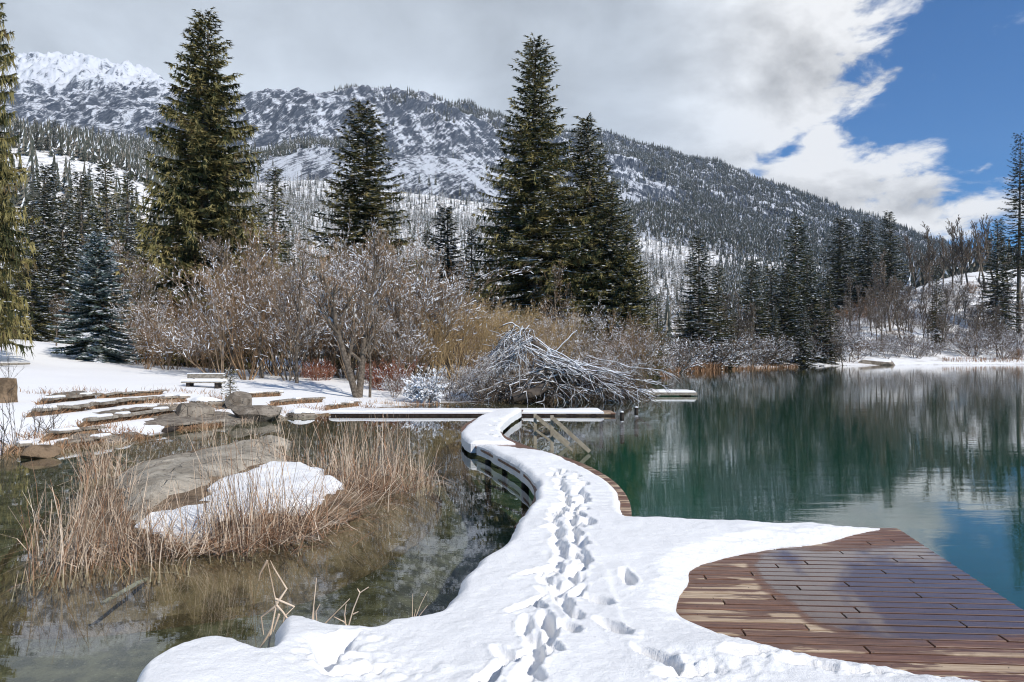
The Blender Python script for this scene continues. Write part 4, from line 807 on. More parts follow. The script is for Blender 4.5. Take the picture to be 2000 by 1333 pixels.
for i, (px, d) in enumerate(((1215, 20.2), (1243, 22.0))):
    e = empty('mooring_post', ((px-1000)/F*d, d, 0)); tag(e, ['dark mooring post just off the jetty end', 'dark mooring post farther out beyond the jetty end'][i], 'post'); b = MB(); b.prism([[0,0,-.8]], [[0,0,.13]], .07, .065, 10); b.obj('pile', M['dark_wood'], e)
    b = MB(); b.prism([[0,0,0]], [[0,0,.03]], .06, .03, 10); b.obj('snow_cap', M['tree_snow'], e, (0,0,.13))
fj = empty('raft', (7.0, 30.6, 0)); tag(fj, 'small snow-capped floating raft beyond the fallen tree', 'raft')
b = MB(); b.box((0,0,0), (2.3, 1.2, .12), bev=.03); b.obj('deck', M['old_wood'], fj, (0,0,.10)); b = MB()
for s_ in (-.75, .75): b.prism([[s_,-.55,.0]], [[s_,.55,.0]], .13, .13, 10)
b.obj('float', M['dark_wood'], fj, (0,0,0.0)); snow_strip('snow_cover', 5.85, 8.1, 30.05, 31.2, .162, .08, fj, (7.0,30.6), 5, .06)
# hand rails of the bathing steps
for i, (x_, y_, dx_, zt, lb) in enumerate(((.75, 12.8, .68, .70, 'nearer wooden handrail with post and sloping rail, by the boardwalk bend'), (.47, 13.85, .66, .64, 'farther wooden handrail of the bathing steps'))):
    e = empty('handrail', (x_, y_, 0)); tag(e, lb, 'handrail', 'handrails of the bathing steps')
    b = MB(); b.box((0,0,0), (.062, .062, zt+.7)); b.obj('post', M['rail_wood'], e, (0,0,(zt-.7)/2)); L_ = math.hypot(dx_, zt*.92)
    for nm, z_a, z_b, xo, wv in (('rail', zt-.05, .03, dx_, .10), ('brace', zt*.48, .06, dx_*.52, .06)):
        b = MB(); ln = math.hypot(xo, z_a-z_b); b.box((0,0,0), (ln, .035, wv*.72)); o = b.obj(nm, M['rail_wood'], e, (xo/2+.02, -.068, (z_a+z_b)/2)); o.rotation_euler = (0, math.atan2(z_a-z_b, xo), 0)
# ------------------------------------------------------------------ foreground snow blanket with footprints
edge = [(1002,797.8),(950,806.5),(922,822),(902,840),(900,852),(912,863),(945,873),(985,866),(1035,868),(1062,874),(1040,878),(985,876),(950,874),(965,884),(990,897),(1020,915),(1040,932),(1049,952),(1046,972),(1030,995),(1008,1020),(1000,1040),(985,1068),(958,1078),(935,1092),(925,1112),(905,1128),(895,1150),(868,1178),(852,1196),(800,1206),(750,1213),(738,1228),(690,1232),(625,1226),(606,1214),(562,1213),(541,1224),(534,1262),(521,1308),(500,1298),(455,1281),(400,1286),(350,1308),(300,1335),(240,1380),(240,1700),(2900,1700),(2900,1420),
        (2000,1328),(1930,1318),(1800,1298),(1660,1278),(1540,1256),(1480,1243),(1420,1228),(1350,1200),(1318,1186),(1316,1165),(1338,1140),(1342,1115),(1345,1100),(1378,1086),(1425,1074),(1490,1062),(1560,1054),(1608,1048),(1645,1038),(1690,1029),(1735,1022),(1690,1020),(1620,1019),(1560,1018),(1500,1024),(1440,1019),(1360,1016),(1290,1014),(1216,1014),
        (1214,985),(1205,958),(1180,932),(1140,912),(1100,896),(1060,884),(1010,874),(1040,872),(1005,864),(982,852),(975,838),(984,824),(1002,811),(1024,799)]
# the two bare board spots at the boardwalk bend are left open by the pinched outline above
edge = [e_ for e_ in edge if e_ not in ((985,866),(1035,868),(1062,874),(1040,878),(985,876),(1010,874),(1040,872))]
EP = smooth_poly([at(px, py, .24) for px, py in edge], 2)
melt = np.array([at(px, py, .2) for px, py in [(2900,1420),(2000,1328),(1800,1298),(1540,1256),(1420,1228),(1318,1186),(1316,1165),(1342,1115),(1378,1086),(1490,1062),(1608,1048),(1690,1029)]])
def dline(X, Y, P):
    d2 = np.full(X.shape, 1e9)
    for a, c_ in zip(P[:-1], P[1:]):
        e_ = c_-a; t = np.clip(((X-a[0])*e_[0]+(Y-a[1])*e_[1])/(e_@e_), 0, 1); d2 = np.minimum(d2, (X-a[0]-t*e_[0])**2+(Y-a[1]-t*e_[1])**2)
    return np.sqrt(d2)
yr = np.exp(np.arange(math.log(2.35), math.log(20.9), .0031)); sr_ = np.arange(-.80, 1.0, .0029); SS, YY = np.meshgrid(sr_, yr); XS = SS*YY
fp = [(1100,920,1.3),(1078,925,1.4),(1120,932,1.2),(1090,941,1.6),(1142,946,1.4),(1096,951,1.5),(1130,958,1.3),(1142,972,1.5),(1106,974,1.9),(1100,992,1.8),(1140,994,1.2),(1112,1006,1.5),(1150,1016,1.6),(1118,1018,1.4),(1084,1032,1.7),(1120,1046,1.5),(1132,1054,1.2),(1092,1068,1.9),(1122,1078,1.5),(1132,1102,1.0),(1088,1140,1.6),(1100,1168,1.5),(1165,1163,2.4),(1198,1225,2.2),(1046,1262,1.55),(1066,1212,1.6),(985,1302,.9),(1282,1282,2.3),(1030,1178,.9),(1060,1108,.75),(1225,1120,1.57),(1462,1273,0.1),
      (962,830,1.9),(978,833,1.8),(965,842,1.9),(985,838,1.6),(955,848,1.8),(972,851,1.8),(990,845,1.7),(970,822,1.8),(985,818,1.8),(1345,1312,.3),(1590,1292,-.2),(1690,1302,-.1),(660,1262,1.0),(640,1290,1.8),(700,1318,.4)]
r = np.random.default_rng(99); fpm = [(px, py, an, r.uniform(.9, 1.15), r.uniform(.9, 1.15), r.uniform(.75,1.15)) for px, py, an in fp]
trail = np.array([(1105,915),(1112,940),(1120,965),(1112,990),(1105,1010),(1108,1035),(1112,1060),(1112,1090),(1095,1125),(1095,1165),(1075,1210),(1050,1255),(1015,1300),(985,1340)])
for k in range(90):
    u = (k+.5)/90; i_ = u*(len(trail)-1); a_ = int(i_); px = trail[a_][0]*(1-i_+a_)+trail[min(a_+1,13)][0]*(i_-a_); py = trail[a_][1]*(1-i_+a_)+trail[min(a_+1,13)][1]*(i_-a_); sd_ = (1 if k % 2 else -1)*r.uniform(.04,.14); x_, y_ = at(px, py, .27)
    q = (x_+sd_)/y_*F+1000
    if py < 1140 or r.random() < .5: fpm.append((q, py, 1.57+r.normal(0,.35), r.uniform(.6,1.0), r.uniform(.7,1.0), r.uniform(.35,.9)))
def seg_d(x, y, a, c): a = np.array(a); e_ = np.array(c)-a; t = np.clip(((x-a[0])*e_[0]+(y-a[1])*e_[1])/(e_@e_), 0, 1); return np.sqrt((x-a[0]-t*e_[0])**2+(y-a[1]-t*e_[1])**2), t
def snow_d(x, y):
    d = sdist(x, y, EP)+.030*fbm(x*4, y*4, 4, 61); q, t = seg_d(x, y, at(925,871,.2), at(1050,874,.2))      # boards blown clear across the bend
    return np.minimum(d, q-(.07+.55*t)+.06*fbm(x*3, y*6, 3, 12))
def is_near(x, y): return (x < -.2) & (y < 4.9)
def snow_z(x, y, d):
    dm = dline(x, y, melt); mw = 1-ss(dm, .05, .42)
    T = .085+.034*fbm(x*1.1, y*1.1, 3, 62)+.014*fbm(x*4, y*2.2, 3, 63)+.0035*fbm(x*22, y*22, 3, 64)+.0035*np.sin((y+.25*x)*2*np.pi/.145)*ss(y, 6.5, 7.5)
    T += np.where(is_near(x, y), .10*ss(-x, .2, 1.6)*ss(-y, -4.6, -3.4)+.05*ss(-x, .5, 2.2)*ss(-y,-4.2,-3.2), 0)
    T = T-.010*ss(x+.03*fbm(y*2,x,2,8), .66, .70)*ss(y, 3.6, 4.3)*ss(-y, -5.6, -4.8)*.9      # the platform lies a step lower than the boardwalk snow
    T *= .35+.65*np.sqrt(ss(d, 0, .085))
    Tm = np.minimum(T, .004+.26*d*(1+.5*fbm(x*3, y*9, 3, 69))+.02*np.abs(fbm(x*14, y*40, 3, 65))*ss(d, 0, .1)); T = T*(1-mw)+Tm*mw
    rim = np.zeros_like(T); dig = np.zeros_like(T)
    for px, py, an, la, wa, dp_ in fpm:
        x_, y_ = at(px, py, .27); L_ = .150*la; w_ = .054*wa
        if (px, py) in ((1030,1178),(1060,1108),(985,1302)): L_ *= 1.35; w_ *= .55
        sel = np.nonzero((np.abs(x-x_) < .5) & (np.abs(y-y_) < .5))[0]
        if len(sel) == 0: continue
        ca_, sa_ = math.cos(an), math.sin(an); X_, Y_ = x[sel]-x_, y[sel]-y_; u = (X_*ca_+Y_*sa_)/L_; v = (-X_*sa_+Y_*ca_)/(w_*(1-.22*u)); q = np.sqrt(u*u+v*v)+.18*fbm(x[sel]*13, y[sel]*13, 3, 66)
        dig[sel] = np.maximum(dig[sel], dp_*(1-ss(q, .55, 1.13))*(1+.35*np.clip(-u, -1, 1))); rim[sel] = np.maximum(rim[sel], np.exp(-((q-1.3)/.28)**2))
    T = T-.105*dig*np.clip(T/.08, .3, 1)+.020*rim*np.abs(fbm(x*17, y*17, 3, 5))*ss(d, 0, .1)
    def churn(px, py, rx, ry): x_, y_ = at(px, py, .25); return np.exp(-(((x-x_)/rx)**2+((y-y_)/ry)**2))
    ch = churn(680,1275,.24,.22)+churn(760,1325,.4,.15)+churn(1380,1315,.25,.12)+churn(1600,1298,.35,.1)+churn(1340,1300,.1,.12)+churn(1760,1315,.3,.08)+.35*churn(1100,1120,.22,.9)+.3*churn(1120,980,.3,1.2)+.5*churn(640,1300,.2,.2)
    T += ch*(.05*np.abs(fbm(x*9, y*9, 4, 67))-.022+.006*(ridged(x*16, y*16, 3, 68)-.6))*ss(d,.0,.15)
    x_, y_ = at(650, 1265, .3); T -= .09*np.exp(-(((x-x_)/.11)**2+((y-y_)/.10)**2)**1.5)
    return DZ+.004+np.maximum(T, .001)
b = clip_sheet(XS, YY, snow_d, snow_z, lambda x, y: np.where(is_near(x, y), -.12, np.where(dline(x, y, melt) < .1, DZ-.002, np.where(y > 6.4, DZ-.125, DZ-.09))))
o = b.obj('snow', M['snow']); tag(o, 'thick trodden snow with footprints on boardwalk and platform', kind='stuff')

# foreground stalks
def stalk(b, pts, w, mat_=0): b.tube(np.array(pts), np.linspace(w, w*.4, len(pts)), 4, mat_)
def P3(px, py, d): return ((px-1000)/F*d, d, CAMZ+(HZ-py)/F*d)
e = MB(); d0 = 4.1
for L_ in ([(518,1305),(528,1240),(540,1180),(522,1095)],[(540,1180),(560,1150),(535,1110),(528,1095)],[(538,1185),(510,1205),(515,1240)],[(540,1182),(552,1195),(590,1250),(605,1262)],[(522,1095),(508,1120),(505,1135)],[(538,1170),(575,1185),(555,1205),(552,1225)],[(530,1230),(505,1270),(512,1290)],[(545,1200),(533,1235)]):
    q = [P3(px, py, d0) for px, py in L_]; e.tube(np.array(q), np.linspace(.009, .003, len(q)), 4)
tag(e.obj('dry_reed', M['reed']), 'broken dry reed stalk with hanging leaves at the near snow edge', 'reed')
e = MB()
for L_ in ([(608,1228),(612,1190),(618,1130)],[(612,1225),(613,1185)],[(620,1228),(617,1195),(625,1180)],[(625,1228),(648,1205),(683,1170)],[(683,1230),(672,1215),(652,1205)],[(680,1225),(690,1190),(703,1158),(720,1147)],[(703,1158),(698,1150)],[(676,1228),(673,1200),(676,1180)],[(690,1200),(700,1195)]):
    q = [P3(px, py, 4.15) for px, py in L_]; e.tube(np.array(q), np.linspace(.005, .003, len(q)), 4)
tag(e.obj('dry_reed', M['reed']), 'small group of short dry stalks poking over the near snow edge', 'reed')
e = MB()
for L_ in ([(805,1212),(806,1160)],[(810,1210),(822,1180),(835,1155)],[(815,1208),(835,1183)],[(808,1210),(812,1190)]):
    q = [P3(px, py, 4.3) for px, py in L_]; e.tube(np.array(q), np.linspace(.003, .0015, len(q)), 4)
tag(e.obj('grass_stalks', M['reed']), 'tiny grass stalks left of the boardwalk snow', 'grass')
b = MB(); a_, c_ = P3(95,1258,4.6), P3(185,1230,4.95); b.tube(np.array([(a_[0],a_[1]+.6,-.05),(0.5*(a_[0]+c_[0]),a_[1]+1.0,-.03),(c_[0]-.1,c_[1]+.9,-.08)]), .018, 6); tag(b.obj('sunken_stick', M['slab']), 'pale stick lying under the shallow pond water', 'stick')

# ------------------------------------------------------------------ left bank: terraces, rocks, bench
def make_rock(seed, sx, sy, sz, name, loc, mt_, label, rz=0, snow=False, group=None, cuts=20):
    import bmesh
    bm = bmesh.new(); bmesh.ops.create_icosphere(bm, subdivisions=4, radius=1.0); V = np.array([v.co[:] for v in bm.verts]); Fc = np.array([[v.index for v in f_.verts] for f_ in bm.faces]); bm.free()
    rr = np.random.default_rng(seed); 
    for _ in range(cuts):
        nn = norm(rr.normal(0,1,3)); k = rr.uniform(.5, .85); dd = V@nn-k; V = V-np.where(dd[:,None] > 0, dd[:,None]*nn*.93, 0)
    V = V*(1+.04*fbm(V[:,0]*3+seed, V[:,1]*3+V[:,2]*2, 4, seed)[:,None]); V *= np.array([sx, sy, sz])
    e = empty(name, loc, rz); tag(e, label, 'rock', group); b = MB(); b.add(V, Fc, 0, False); b.obj('stone', mt_, e)
    if snow:
        top = V[:,2] > sz*.28; keep = top[Fc].all(1); u2, inv2 = np.unique(Fc[keep], return_inverse=True); v2 = V[u2]*np.array([.97,.97,1])+np.array([0,0,.035+.01]); b = MB(); b.add(v2, inv2.reshape(-1,3), 0, True); b.obj('snow_cap', M['snow'], e)
    return e
def G3(px, py): p_ = hit(px, py); return p_ if p_ else ground_at(px, 20)
x,y,z = G3(378,815); make_rock(3, .75, .5, .36, 'boulder', (x,y,z+.10), M['rock'], 'rounded grey-brown boulder on the terraced bank left of the water notch', .3)
x,y,z = G3(500,822); make_rock(8, .85, .6, .46, 'boulder', (x,y+.25,z+.10), M['rock'], 'large angular brown boulder standing at the pond edge', .5, group=None)
x,y,z = G3(475,800); make_rock(9, .5, .5, .42, 'boulder', (x-.05,y,z+.15), M['rock'], 'upright boulder leaning behind the large angular one', 1.2)
x,y,z = G3(410,793); make_rock(12, .7, .35, .26, 'boulder', (x,y,z+.02), M['rock'], 'low boulder capped with snow above the rounded one', .1, True)
x,y = at(535,880); make_rock(5, .48, .4, .30, 'boulder', (x,y,.02), M['slab'], 'small round boulder standing in the pond behind the islet', .3)
x,y,z = G3(590,815); make_rock(15, .65, .45, .28, 'boulder', (x,y,z+.0), M['rock'], 'snow-covered boulder where the jetty meets the bank', .2, True)
x,y,z = G3(540,818); make_rock(16, .32, .3, .2, 'boulder', (x,y-.1,z), M['rock'], 'small reddish boulder right of the large angular one', .9)
x,y = at(85,893); make_rock(21, .45, .3, .17, 'boulder', (x-.1,y,.05), M['soil'], 'earth-brown clod at the water edge far left', .1)
def G_on(px, py, dz=0.0): x, y, z = G3(px, py); return np.array([x, y, z+dz])
grassC = []
def terrace(pxs, hgt, label, seed, brown=.13):
    rr = np.random.default_rng(seed); pts = np.array([G_on(px, py) for px, py in pxs]); e = empty('terrace_edge', tuple(pts[0])); tag(e, label, 'terrace', 'terrace edges of the left bank'); O = pts[0]
    seg = np.concatenate([[0], np.cumsum(np.linalg.norm(np.diff(pts, axis=0), axis=1))]); Lt = seg[-1]; s_ = 0
    while s_ < Lt-.1:                      # weathered edging stones laid end to end
        ln = min(rr.uniform(.55, 1.1), Lt-s_); m_ = s_+ln/2; p_ = np.array([np.interp(m_, seg, pts[:,k]) for k in range(3)]); q0 = np.array([np.interp(s_, seg, pts[:,k]) for k in range(3)]); q1 = np.array([np.interp(s_+ln, seg, pts[:,k]) for k in range(3)])
        an = math.atan2(q1[1]-q0[1], q1[0]-q0[0]); b = MB(); b.box((0,0,0), (ln-.03, .22, hgt*.6), 0, 0, bev=.03); o = b.obj('edging_stone', [M['old_wood'], M['rock'], M['rock']][int(rr.integers(0,3))], e, p_-O+np.array([0,.04,.09+hgt*.4])); o.rotation_euler = (rr.normal(0,.05), rr.normal(0,.03), an+rr.normal(0,.03)); s_ += ln
        if rr.random() < .45:
            b = MB(); b.box((0,0,0), (ln*rr.uniform(.3,.9), .20, .05), 0, 0, bev=.04); o = b.obj('snow_cap', M['snow'], e, p_-O+np.array([0,.06,.09+hgt*.7+.015])); o.rotation_euler = (0,0,an)
    b = MB(); n_ = int(Lt*150); t = rr.random(n_)*Lt; P_ = np.stack([np.interp(t, seg, pts[:,k]) for k in range(3)], 1)-O; P_[:,1] -= .10+rr.random(n_)*.22; P_[:,2] += -.03
    blades(b, P_[:,0], P_[:,1], P_[:,2], rr.uniform(.08, .24, n_), (rr.normal(0,.5,n_), rr.normal(.3,.4,n_)), (rr.normal(0,.3,n_), rr.normal(0,.3,n_)), rr.uniform(.010,.022,n_), rr, 0, 2); b.obj('dead_grass', M['reed_rust'], e)
    V = []; 
    m_ = max(4, int(Lt/.12)); t = np.linspace(0, Lt, m_); P_ = np.stack([np.interp(t, seg, pts[:,k]) for k in range(3)], 1)-O; A = P_+np.stack([0*t, -.42+.12*rr.random(m_), np.full(m_,-.08)], 1); B2 = P_+np.stack([0*t, -.20+.07*rr.random(m_), .05+.06*rr.random(m_)], 1); C2 = P_+np.array([0, -.02, .125]); b = MB(); V = np.stack([A, B2, C2], 1); b.add(V, np.concatenate([[[3*i, 3*i+3, 3*i+4, 3*i+1], [3*i+1, 3*i+4, 3*i+5, 3*i+2]] for i in range(m_-1)])); b.obj('soil_face', M['soil'], e)
    return e
terrace([(85,790),(140,784),(192,778)], .10, 'uppermost left stone terrace edge on the snowy bank', 1)
terrace([(200,778),(260,774),(322,770)], .07, 'crumbling stone edge continuing the uppermost terrace', 2)
terrace([(65,813),(120,808),(175,802)], .12, 'middle stone terrace edge nearest the left', 3)
terrace([(182,800),(240,792),(290,787),(368,784)], .13, 'middle stone terrace edge running to the low boulder', 4)
terrace([(165,834),(215,826),(262,820),(340,808)], .13, 'lowest long stone terrace edge above the water', 5)
terrace([(475,777),(515,775),(550,773)], .08, 'short terrace edge right above the large angular boulder', 6)
terrace([(530,793),(580,788),(632,785)], .10, 'terrace edge between the angular boulder and the jetty', 7)
terrace([(640,800),(670,796),(702,792)], .06, 'last low terrace edge beside the jetty landing', 8)
terrace([(325,842),(370,838),(440,832)], .10, 'waterside stone edge with a thin cap of snow', 9, .05)
terrace([(25,885),(60,880)], .10, 'waterside stone edge at the far left corner', 10, .05)
terrace([(95,860),(150,850),(200,846)], .08, 'half-buried terrace edge above the reed tuft', 12, .05)
terrace([(240,812),(300,803)], .07, 'broken terrace edge between the middle and lowest ones', 13)
terrace([(110,878),(160,872),(215,862)], .08, 'waterside stone edge left of the reed tuft', 11, .05)
# bare earth patches and tufts between terraces
gr = MB(); rr = np.random.default_rng(42)
for (px, py, w_, n_) in [(75,885,.3,260),(205,868,.25,200),(145,872,.2,120),(270,862,.3,200),(120,850,.3,90),(60,855,.2,90),(330,792,.4,160),(400,800,.3,160),(430,780,.25,120),(180,845,.3,90),(230,840,.3,80),(480,835,.15,60),(400,770,.4,60),(340,765,.5,70),(95,770,.5,80),(180,765,.5,60),(560,808,.4,110),(620,800,.4,90),(700,795,.5,120),(760,790,.5,160),(820,792,.5,140),(25,880,.25,120)]:
    p_ = G_on(px, py); gx, gy = p_[0]+rr.normal(0,w_,n_), p_[1]+rr.normal(0,w_*.5,n_); gz = hz(gx, gy); blades(gr, gx, gy, gz-.02, rr.uniform(.06,.26,n_), (rr.normal(0,.5,n_), rr.normal(0,.4,n_)), (rr.normal(0,.4,n_), rr.normal(0,.3,n_)), rr.uniform(.006,.014,n_), rr, (rr.random(n_) < .5).astype(int)[0], 2)
tag(gr.obj('dead_grass', [M['reed_rust'], M['reed']]), 'tufts of dead brown grass sticking out of the bank snow', kind='stuff')
def mud(pts, label, seed):
    Q = smooth_poly([G_on(px, py)[:2] for px, py in pts]); o = patch('bare_earth', Q, lambda x, y, d: hz(x, y)+.005+.045*ss(d+.09*fbm(x*5, y*5, 3, seed), 0, .16), .06, M['mud'], skirt=lambda x, y: hz(x, y)-.05, rag=.45); tag(o, label, kind='structure')
M['mud'] = mat('wet_grey_earth', lambda n: prin(n, n.mix(n.step(n.noise(pos(n), 5, 7, .7), .42, .6), (0.13, 0.105, 0.08), (0.27, 0.23, 0.18)), .8, n.bump(n.noise(pos(n), 20, 5, .7), .8, .03)))
mud([(300,812),(345,803),(420,806),(475,812),(500,826),(440,832),(350,836),(290,834)], 'muddy ground', 1)
mud([(200,806),(280,795),(350,790),(350,796),(280,806),(210,814)], 'muddy ground', 2)
mud([(95,772),(150,766),(185,769),(160,775),(110,776)], 'muddy ground', 3)
mud([(395,790),(440,782),(480,790),(470,800),(420,800)], 'muddy ground', 4)
mud([(120,858),(170,848),(230,850),(280,852),(250,862),(170,868)], 'muddy ground', 5)
mud([(90,800),(150,794),(190,790),(180,796),(120,803)], 'muddy ground', 6)
# bench
x,y,z = G3(398,757); e = empty('bench', (x,y,z-.2), -.04); tag(e, 'low wooden park bench buried in snow on the bank', 'bench')
for nm, c, s_, mt_, mnm in [('seat',(0,0,.40),(1.55,.44,.05),0,'old_wood'),('backrest',(-.05,.27,.62),(1.45,.05,.17),0,'old_wood'),('seat_snow',(0,-.01,.475),(1.58,.46,.095),0,'snow'),('backrest_snow',(-.05,.27,.725),(1.46,.06,.035),0,'snow')]:
    b = MB(); b.box((0,0,0), s_, 0, 0, bev=.012 if mnm != 'snow' else .04); b.obj(nm, M[mnm], e, c)
for sx in (-.55, .55):
    b = MB(); b.box((0,0,0), (.12,.36,.42)); b.obj('leg', M['dark_wood'], e, (sx, .02, .19)); b = MB(); b.box((0,0,0), (.06,.05,.36)); b.obj('back_post', M['old_wood'], e, (sx, .31, .52))
# stump at the left edge, long pole on the snow
x,y,z = G3(6,786); e = empty('tree_stump', (x,y,z)); tag(e, 'rough brown tree stump cut by the left edge of the picture', 'stump')
k = 28; th = np.arange(k)*2*np.pi/k; V = [];
for h_, q in ((-.1,1.15),(0,1.05),(.12,.98),(.25,.97),(.38,1.0),(.5,.98),(.58,.85),(.62,.4)):
    rad = .30*q*(1+.09*rr.normal(0,1,k)*.6+.06*np.sin(th*5)); V.append(np.stack([np.cos(th)*rad, np.sin(th)*rad, np.full(k, h_)+.02*rr.normal(0,1,k)], 1))
V = np.concatenate(V); b = MB(); f = [[i*k+j, i*k+(j+1)%k, (i+1)*k+(j+1)%k, (i+1)*k+j] for i in range(7) for j in range(k)]; b.add(V, f, 0, False); b.add(V[-k:], [list(range(k))]); b.obj('wood', M['soil'], e)
a_, c_ = G_on(0,718,.12), G_on(58,716,.12); b = MB(); b.tube(np.array([a_-(c_-a_)*.6, a_, c_]), [.06,.06,.04], 8); tag(b.obj('log', M['old_wood']), 'long pole lying on the upper snow field at the left edge', 'log')
# sapling in front of the angular boulder
sp = spruce(33, 1.1, .16, 40, .05, .2, .1, .8, .1, tw=.3); x,y,z = G3(450,797); plant('sapling', sp, (x,y,z), 0, 1.0, 'tiny dark spruce sapling left of the large angular boulder', 'sapling')
# drain pipe
p_ = G_on(326,845); b = MB(); b.tube(np.array([p_+[0,.4,.05], p_+[0,-.12,.03]]), .07, 14); tag(b.obj('drain_pipe', M['dark_wood']), 'short dark drain pipe end under the waterside stones', 'pipe')
# twigs over the left bank
tw_ = bare_tree(170, 1.2, 7, 2, .8, (3,3), .5, .0, [M['twig_dark'],M['twig_dark'],M['tree_snow']], .008, thin=.8)
for px, py, s_, lb in [(30,872,1.1,'thin bare bush hanging over the far left corner of the pond'),(70,850,.9,'thin bare twigs rising from the snow by the brown clod'),(18,740,.9,'thin bare twigs behind the tree stump'),(420,775,.35,'little bare twigs by the snow-capped boulder'),(105,846,.7,'sparse bare stems on the lower terrace'),(4,900,1.3,'dark bare bush at the lower left corner of the bank')]:
    x,y,z = G3(px, py); o = meshobj('bush', tw_, None, (x,y,z)); o.scale = (s_,)*3; o.rotation_euler = (0,0,px); tag(o, lb, 'bush')
# snow-covered clump by the jetty
x,y,z = G3(832,786)
make_rock(41, .42, .35, .42, 'snowy_bush', (x,y,z+.18), M['snow'], 'rounded bush buried in snow just behind the jetty', .4, cuts=8)['category'] = 'bush'
o = meshobj('bush', bare_tree(171, 1.35, 34, 2, 1.1, (5,5), -.1, .95, MG, .012, thin=1.6, snow_w=2.2), None, (x,y-.1,z)); tag(o, 'snow-laden twigs wrapped round the buried bush', 'bush')
JET_MARKS = [(770,'below the right red stems'),(810,'left of the buried bush'),(850,'right of the buried bush'),(890,'behind the jetty middle'),(930,'left of the fallen tree'),(970,'below the left boughs of the fallen tree'),(1010,'behind the boardwalk junction')]
for k in range(16):
    px = 760+270*(k+rr.random())/16; x,y,z = G3(px, rr.uniform(770,789)); o = meshobj('bush', [low[0], low[1], shg[0]][k % 3], None, (x,y,z-.05)); s_ = rr.uniform(.25,.6)*(1 if k % 3 < 2 else .55); o.scale = (s_,)*3; o.rotation_euler = (0,0,k); tag(o, 'small snowy bush behind the jetty, '+near_mark(px, JET_MARKS), 'bush', 'small bushes behind the jetty')

# ------------------------------------------------------------------ fallen tree
ft = empty('fallen_tree', (2.2, 27.5, 0)); tag(ft, 'fallen leafless tree arching over the water, every branch lined with snow', 'fallen tree'); OF = np.array([2.2, 27.5, 0]); rr = np.random.default_rng(63)
def arcs(n_, p0f, endf, peak, rad, b, sn, kfin=5, snp=.7, twigs=24):
    for i in range(n_):
        p0 = p0f(); p3 = endf(); t = np.linspace(0, 1, 8)[:,None]; m_ = (p0+p3)/2+np.array([0,0,1])*peak*rr.uniform(.7,1.3); P_ = (1-t)**2*p0+2*t*(1-t)*m_+t*t*p3+rr.normal(0,.045,(8,3)); R_ = rad*rr.uniform(.3,1.1)*np.linspace(1,.25,8)
        b.tube(P_-OF, R_, 5, 0)
        if rr.random() < snp:
            for a in range(7):
                if rr.random() < (.9 if P_[a][2] > 1.1 else .28): sn.prism(P_[a]-OF+[0,0,R_[a]*.8+.008], P_[a+1]-OF+[0,0,R_[a]*.8+.008], R_[a]*.95+.009, R_[a+1]*.95+.008, 4, 0)
        for q in range(twigs):
            a = rr.integers(1, 7); d_ = norm(P_[a+1 if a < 7 else 7]-P_[a]+rr.normal(0,.3,3)-np.array([0,0,.12])); L_ = rr.uniform(.3,1.0); q0 = P_[a]; q1 = q0+d_*L_*.5; q2 = q1+norm(d_+rr.normal(0,.3,3)-np.array([0,0,.25]))*L_*.5
            b.prism(np.array([q0,q1])-OF, np.array([q1,q2])-OF, [.011,.008], [.008,.004], 3, 0)
            if rr.random() < (.7 if q0[2] > 1.1 else .2): sn.prism(np.array([q0,q1])-OF+[0,0,.014], np.array([q1,q2])-OF+[0,0,.014], [.011,.010], [.010,.006], 3, 0)
M['pile_wood'] = two('pile_wood', (0.07, 0.052, 0.04), (0.19, 0.145, 0.105), 2.0)
wood = MB(); sn = MB(); def_ = lambda px, py, d: np.array(P3(px, py, d))
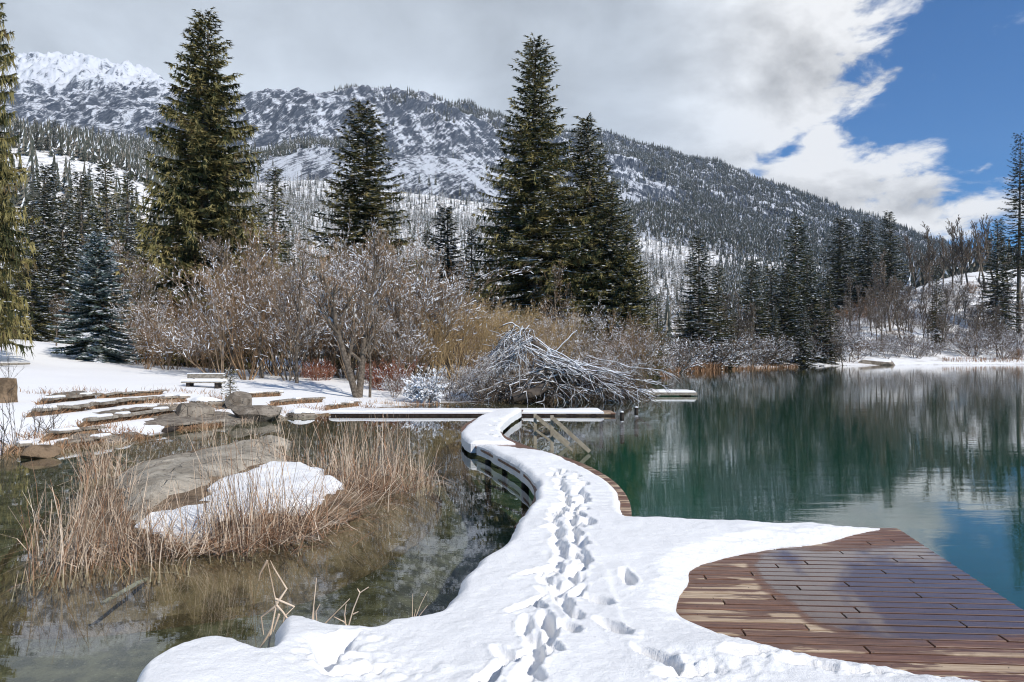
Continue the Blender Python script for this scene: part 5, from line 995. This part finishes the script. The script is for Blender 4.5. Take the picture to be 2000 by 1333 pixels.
# trunk from the root plate to the crown
tr_ = MB(); tr_.tube(np.array([def_(1000,778,26), def_(1050,765,26.3), def_(1090,740,27), def_(1075,700,27.6), def_(1040,665,28), def_(1018,640,28.2)])-OF, [.20,.19,.16,.13,.10,.05], 8); tr_.tube(np.array([def_(1090,742,27), def_(1140,735,27), def_(1190,745,27), def_(1230,765,26.5)])-OF, [.13,.11,.08,.04], 7)
tr_.obj('trunk', M['twig_dark'], ft)
for (a, c_, pk, n_, rd) in [ ((1085,750),(1205,785),.7,24,.034), ((1060,712),(1225,780),.8,22,.030), ((1030,680),(1235,776),.6,14,.028), ((1120,735),(1260,782),.6,22,.03), ((1080,745),(950,780),.8,22,.032), ((1030,665),(925,765),.8,20,.03), ((1020,645),(960,730),.6,14,.026),((1090,745),(1150,785),.5,24,.045),((1060,755),(1060,785),.5,14,.035),((1100,700),(1320,752),.3,5,.022)]:
    arcs(int(n_*1.2), lambda: def_(a[0]+rr.normal(0,14), a[1]+rr.normal(0,9), rr.uniform(26.2,28.6)), lambda: def_(c_[0]+rr.normal(0,26), min(c_[1]+rr.normal(0,9), 790), rr.uniform(25.6,28.8)), pk*.30, rd*.72, wood, sn)
for (L_) in ([(1015,640),(1000,632),(975,640)],[(1018,640),(1015,690),(1020,740)],[(1080,690),(1110,665),(1135,635)],[(1030,660),(1045,700),(1040,750)],[(1000,690),(1010,730),(1005,770)]):
    P_ = np.array([def_(px, py, 27.2) for px, py in L_]); t = np.linspace(0,1,7); Q = np.stack([np.interp(t, np.linspace(0,1,len(P_)), P_[:,k]) for k in range(3)], 1)+rr.normal(0,.03,(7,3)); wood.tube(Q-OF, .024, 5); sn.tube(Q[:-1]-OF+[0,-.006,.016], .021, 5)
wood.obj('branches', M['pile_wood'], ft); sn.obj('snow_load', M['tree_snow'], ft)
for i, (px, d, H, w_) in enumerate([(970,27,2.2,1.4),(1010,28.5,2.9,1.2),(1150,29,2.2,1.5),(1210,29.5,1.7,1.4),(940,26,1.4,1.4)]):
    x, y, _ = P3(px, 780, d); z = max(float(hz(x, y)), -.05); o = meshobj('twigs', shg[i % 2], ft, (x-OF[0], y-OF[1], z-.05)); o.scale = (H/5*w_, H/5*w_, H/5); o.rotation_euler = (0,0,i)
# rusty sedge belt on the far shore
gr = MB()
for (px0, px1, n_, hh) in [(1335,1420,1600,1.0),(1290,1340,500,.6),(1430,1560,500,.6),(1840,2000,400,.8)]:
    px = rr.uniform(px0, px1, n_); sh = np.interp((px-1000)/F, csx, [COLS[c][0] for c in cs]); d = sh*rr.uniform(.985, 1.03, n_); x = (px-1000)/F*d; blades(gr, x, d, np.maximum(hz(x, d), -.02)-.02, rr.uniform(.4,1.1,n_)*hh, (rr.normal(0,.2,n_), rr.normal(0,.2,n_)), (rr.normal(0,.2,n_), rr.normal(0,.2,n_)), rr.uniform(.02,.05,n_), rr, 0, 2)
tag(gr.obj('sedge', M['reed_rust']), 'rust-coloured sedge belt along the far waterline', kind='stuff')
x,y,z = G3(1715,712); make_rock(51, 4.2, 1.6, 1.1, 'boulder', (x,y,z-.1), M['rock'], 'dark wedge-shaped boulder on the far waterline', .1, True)
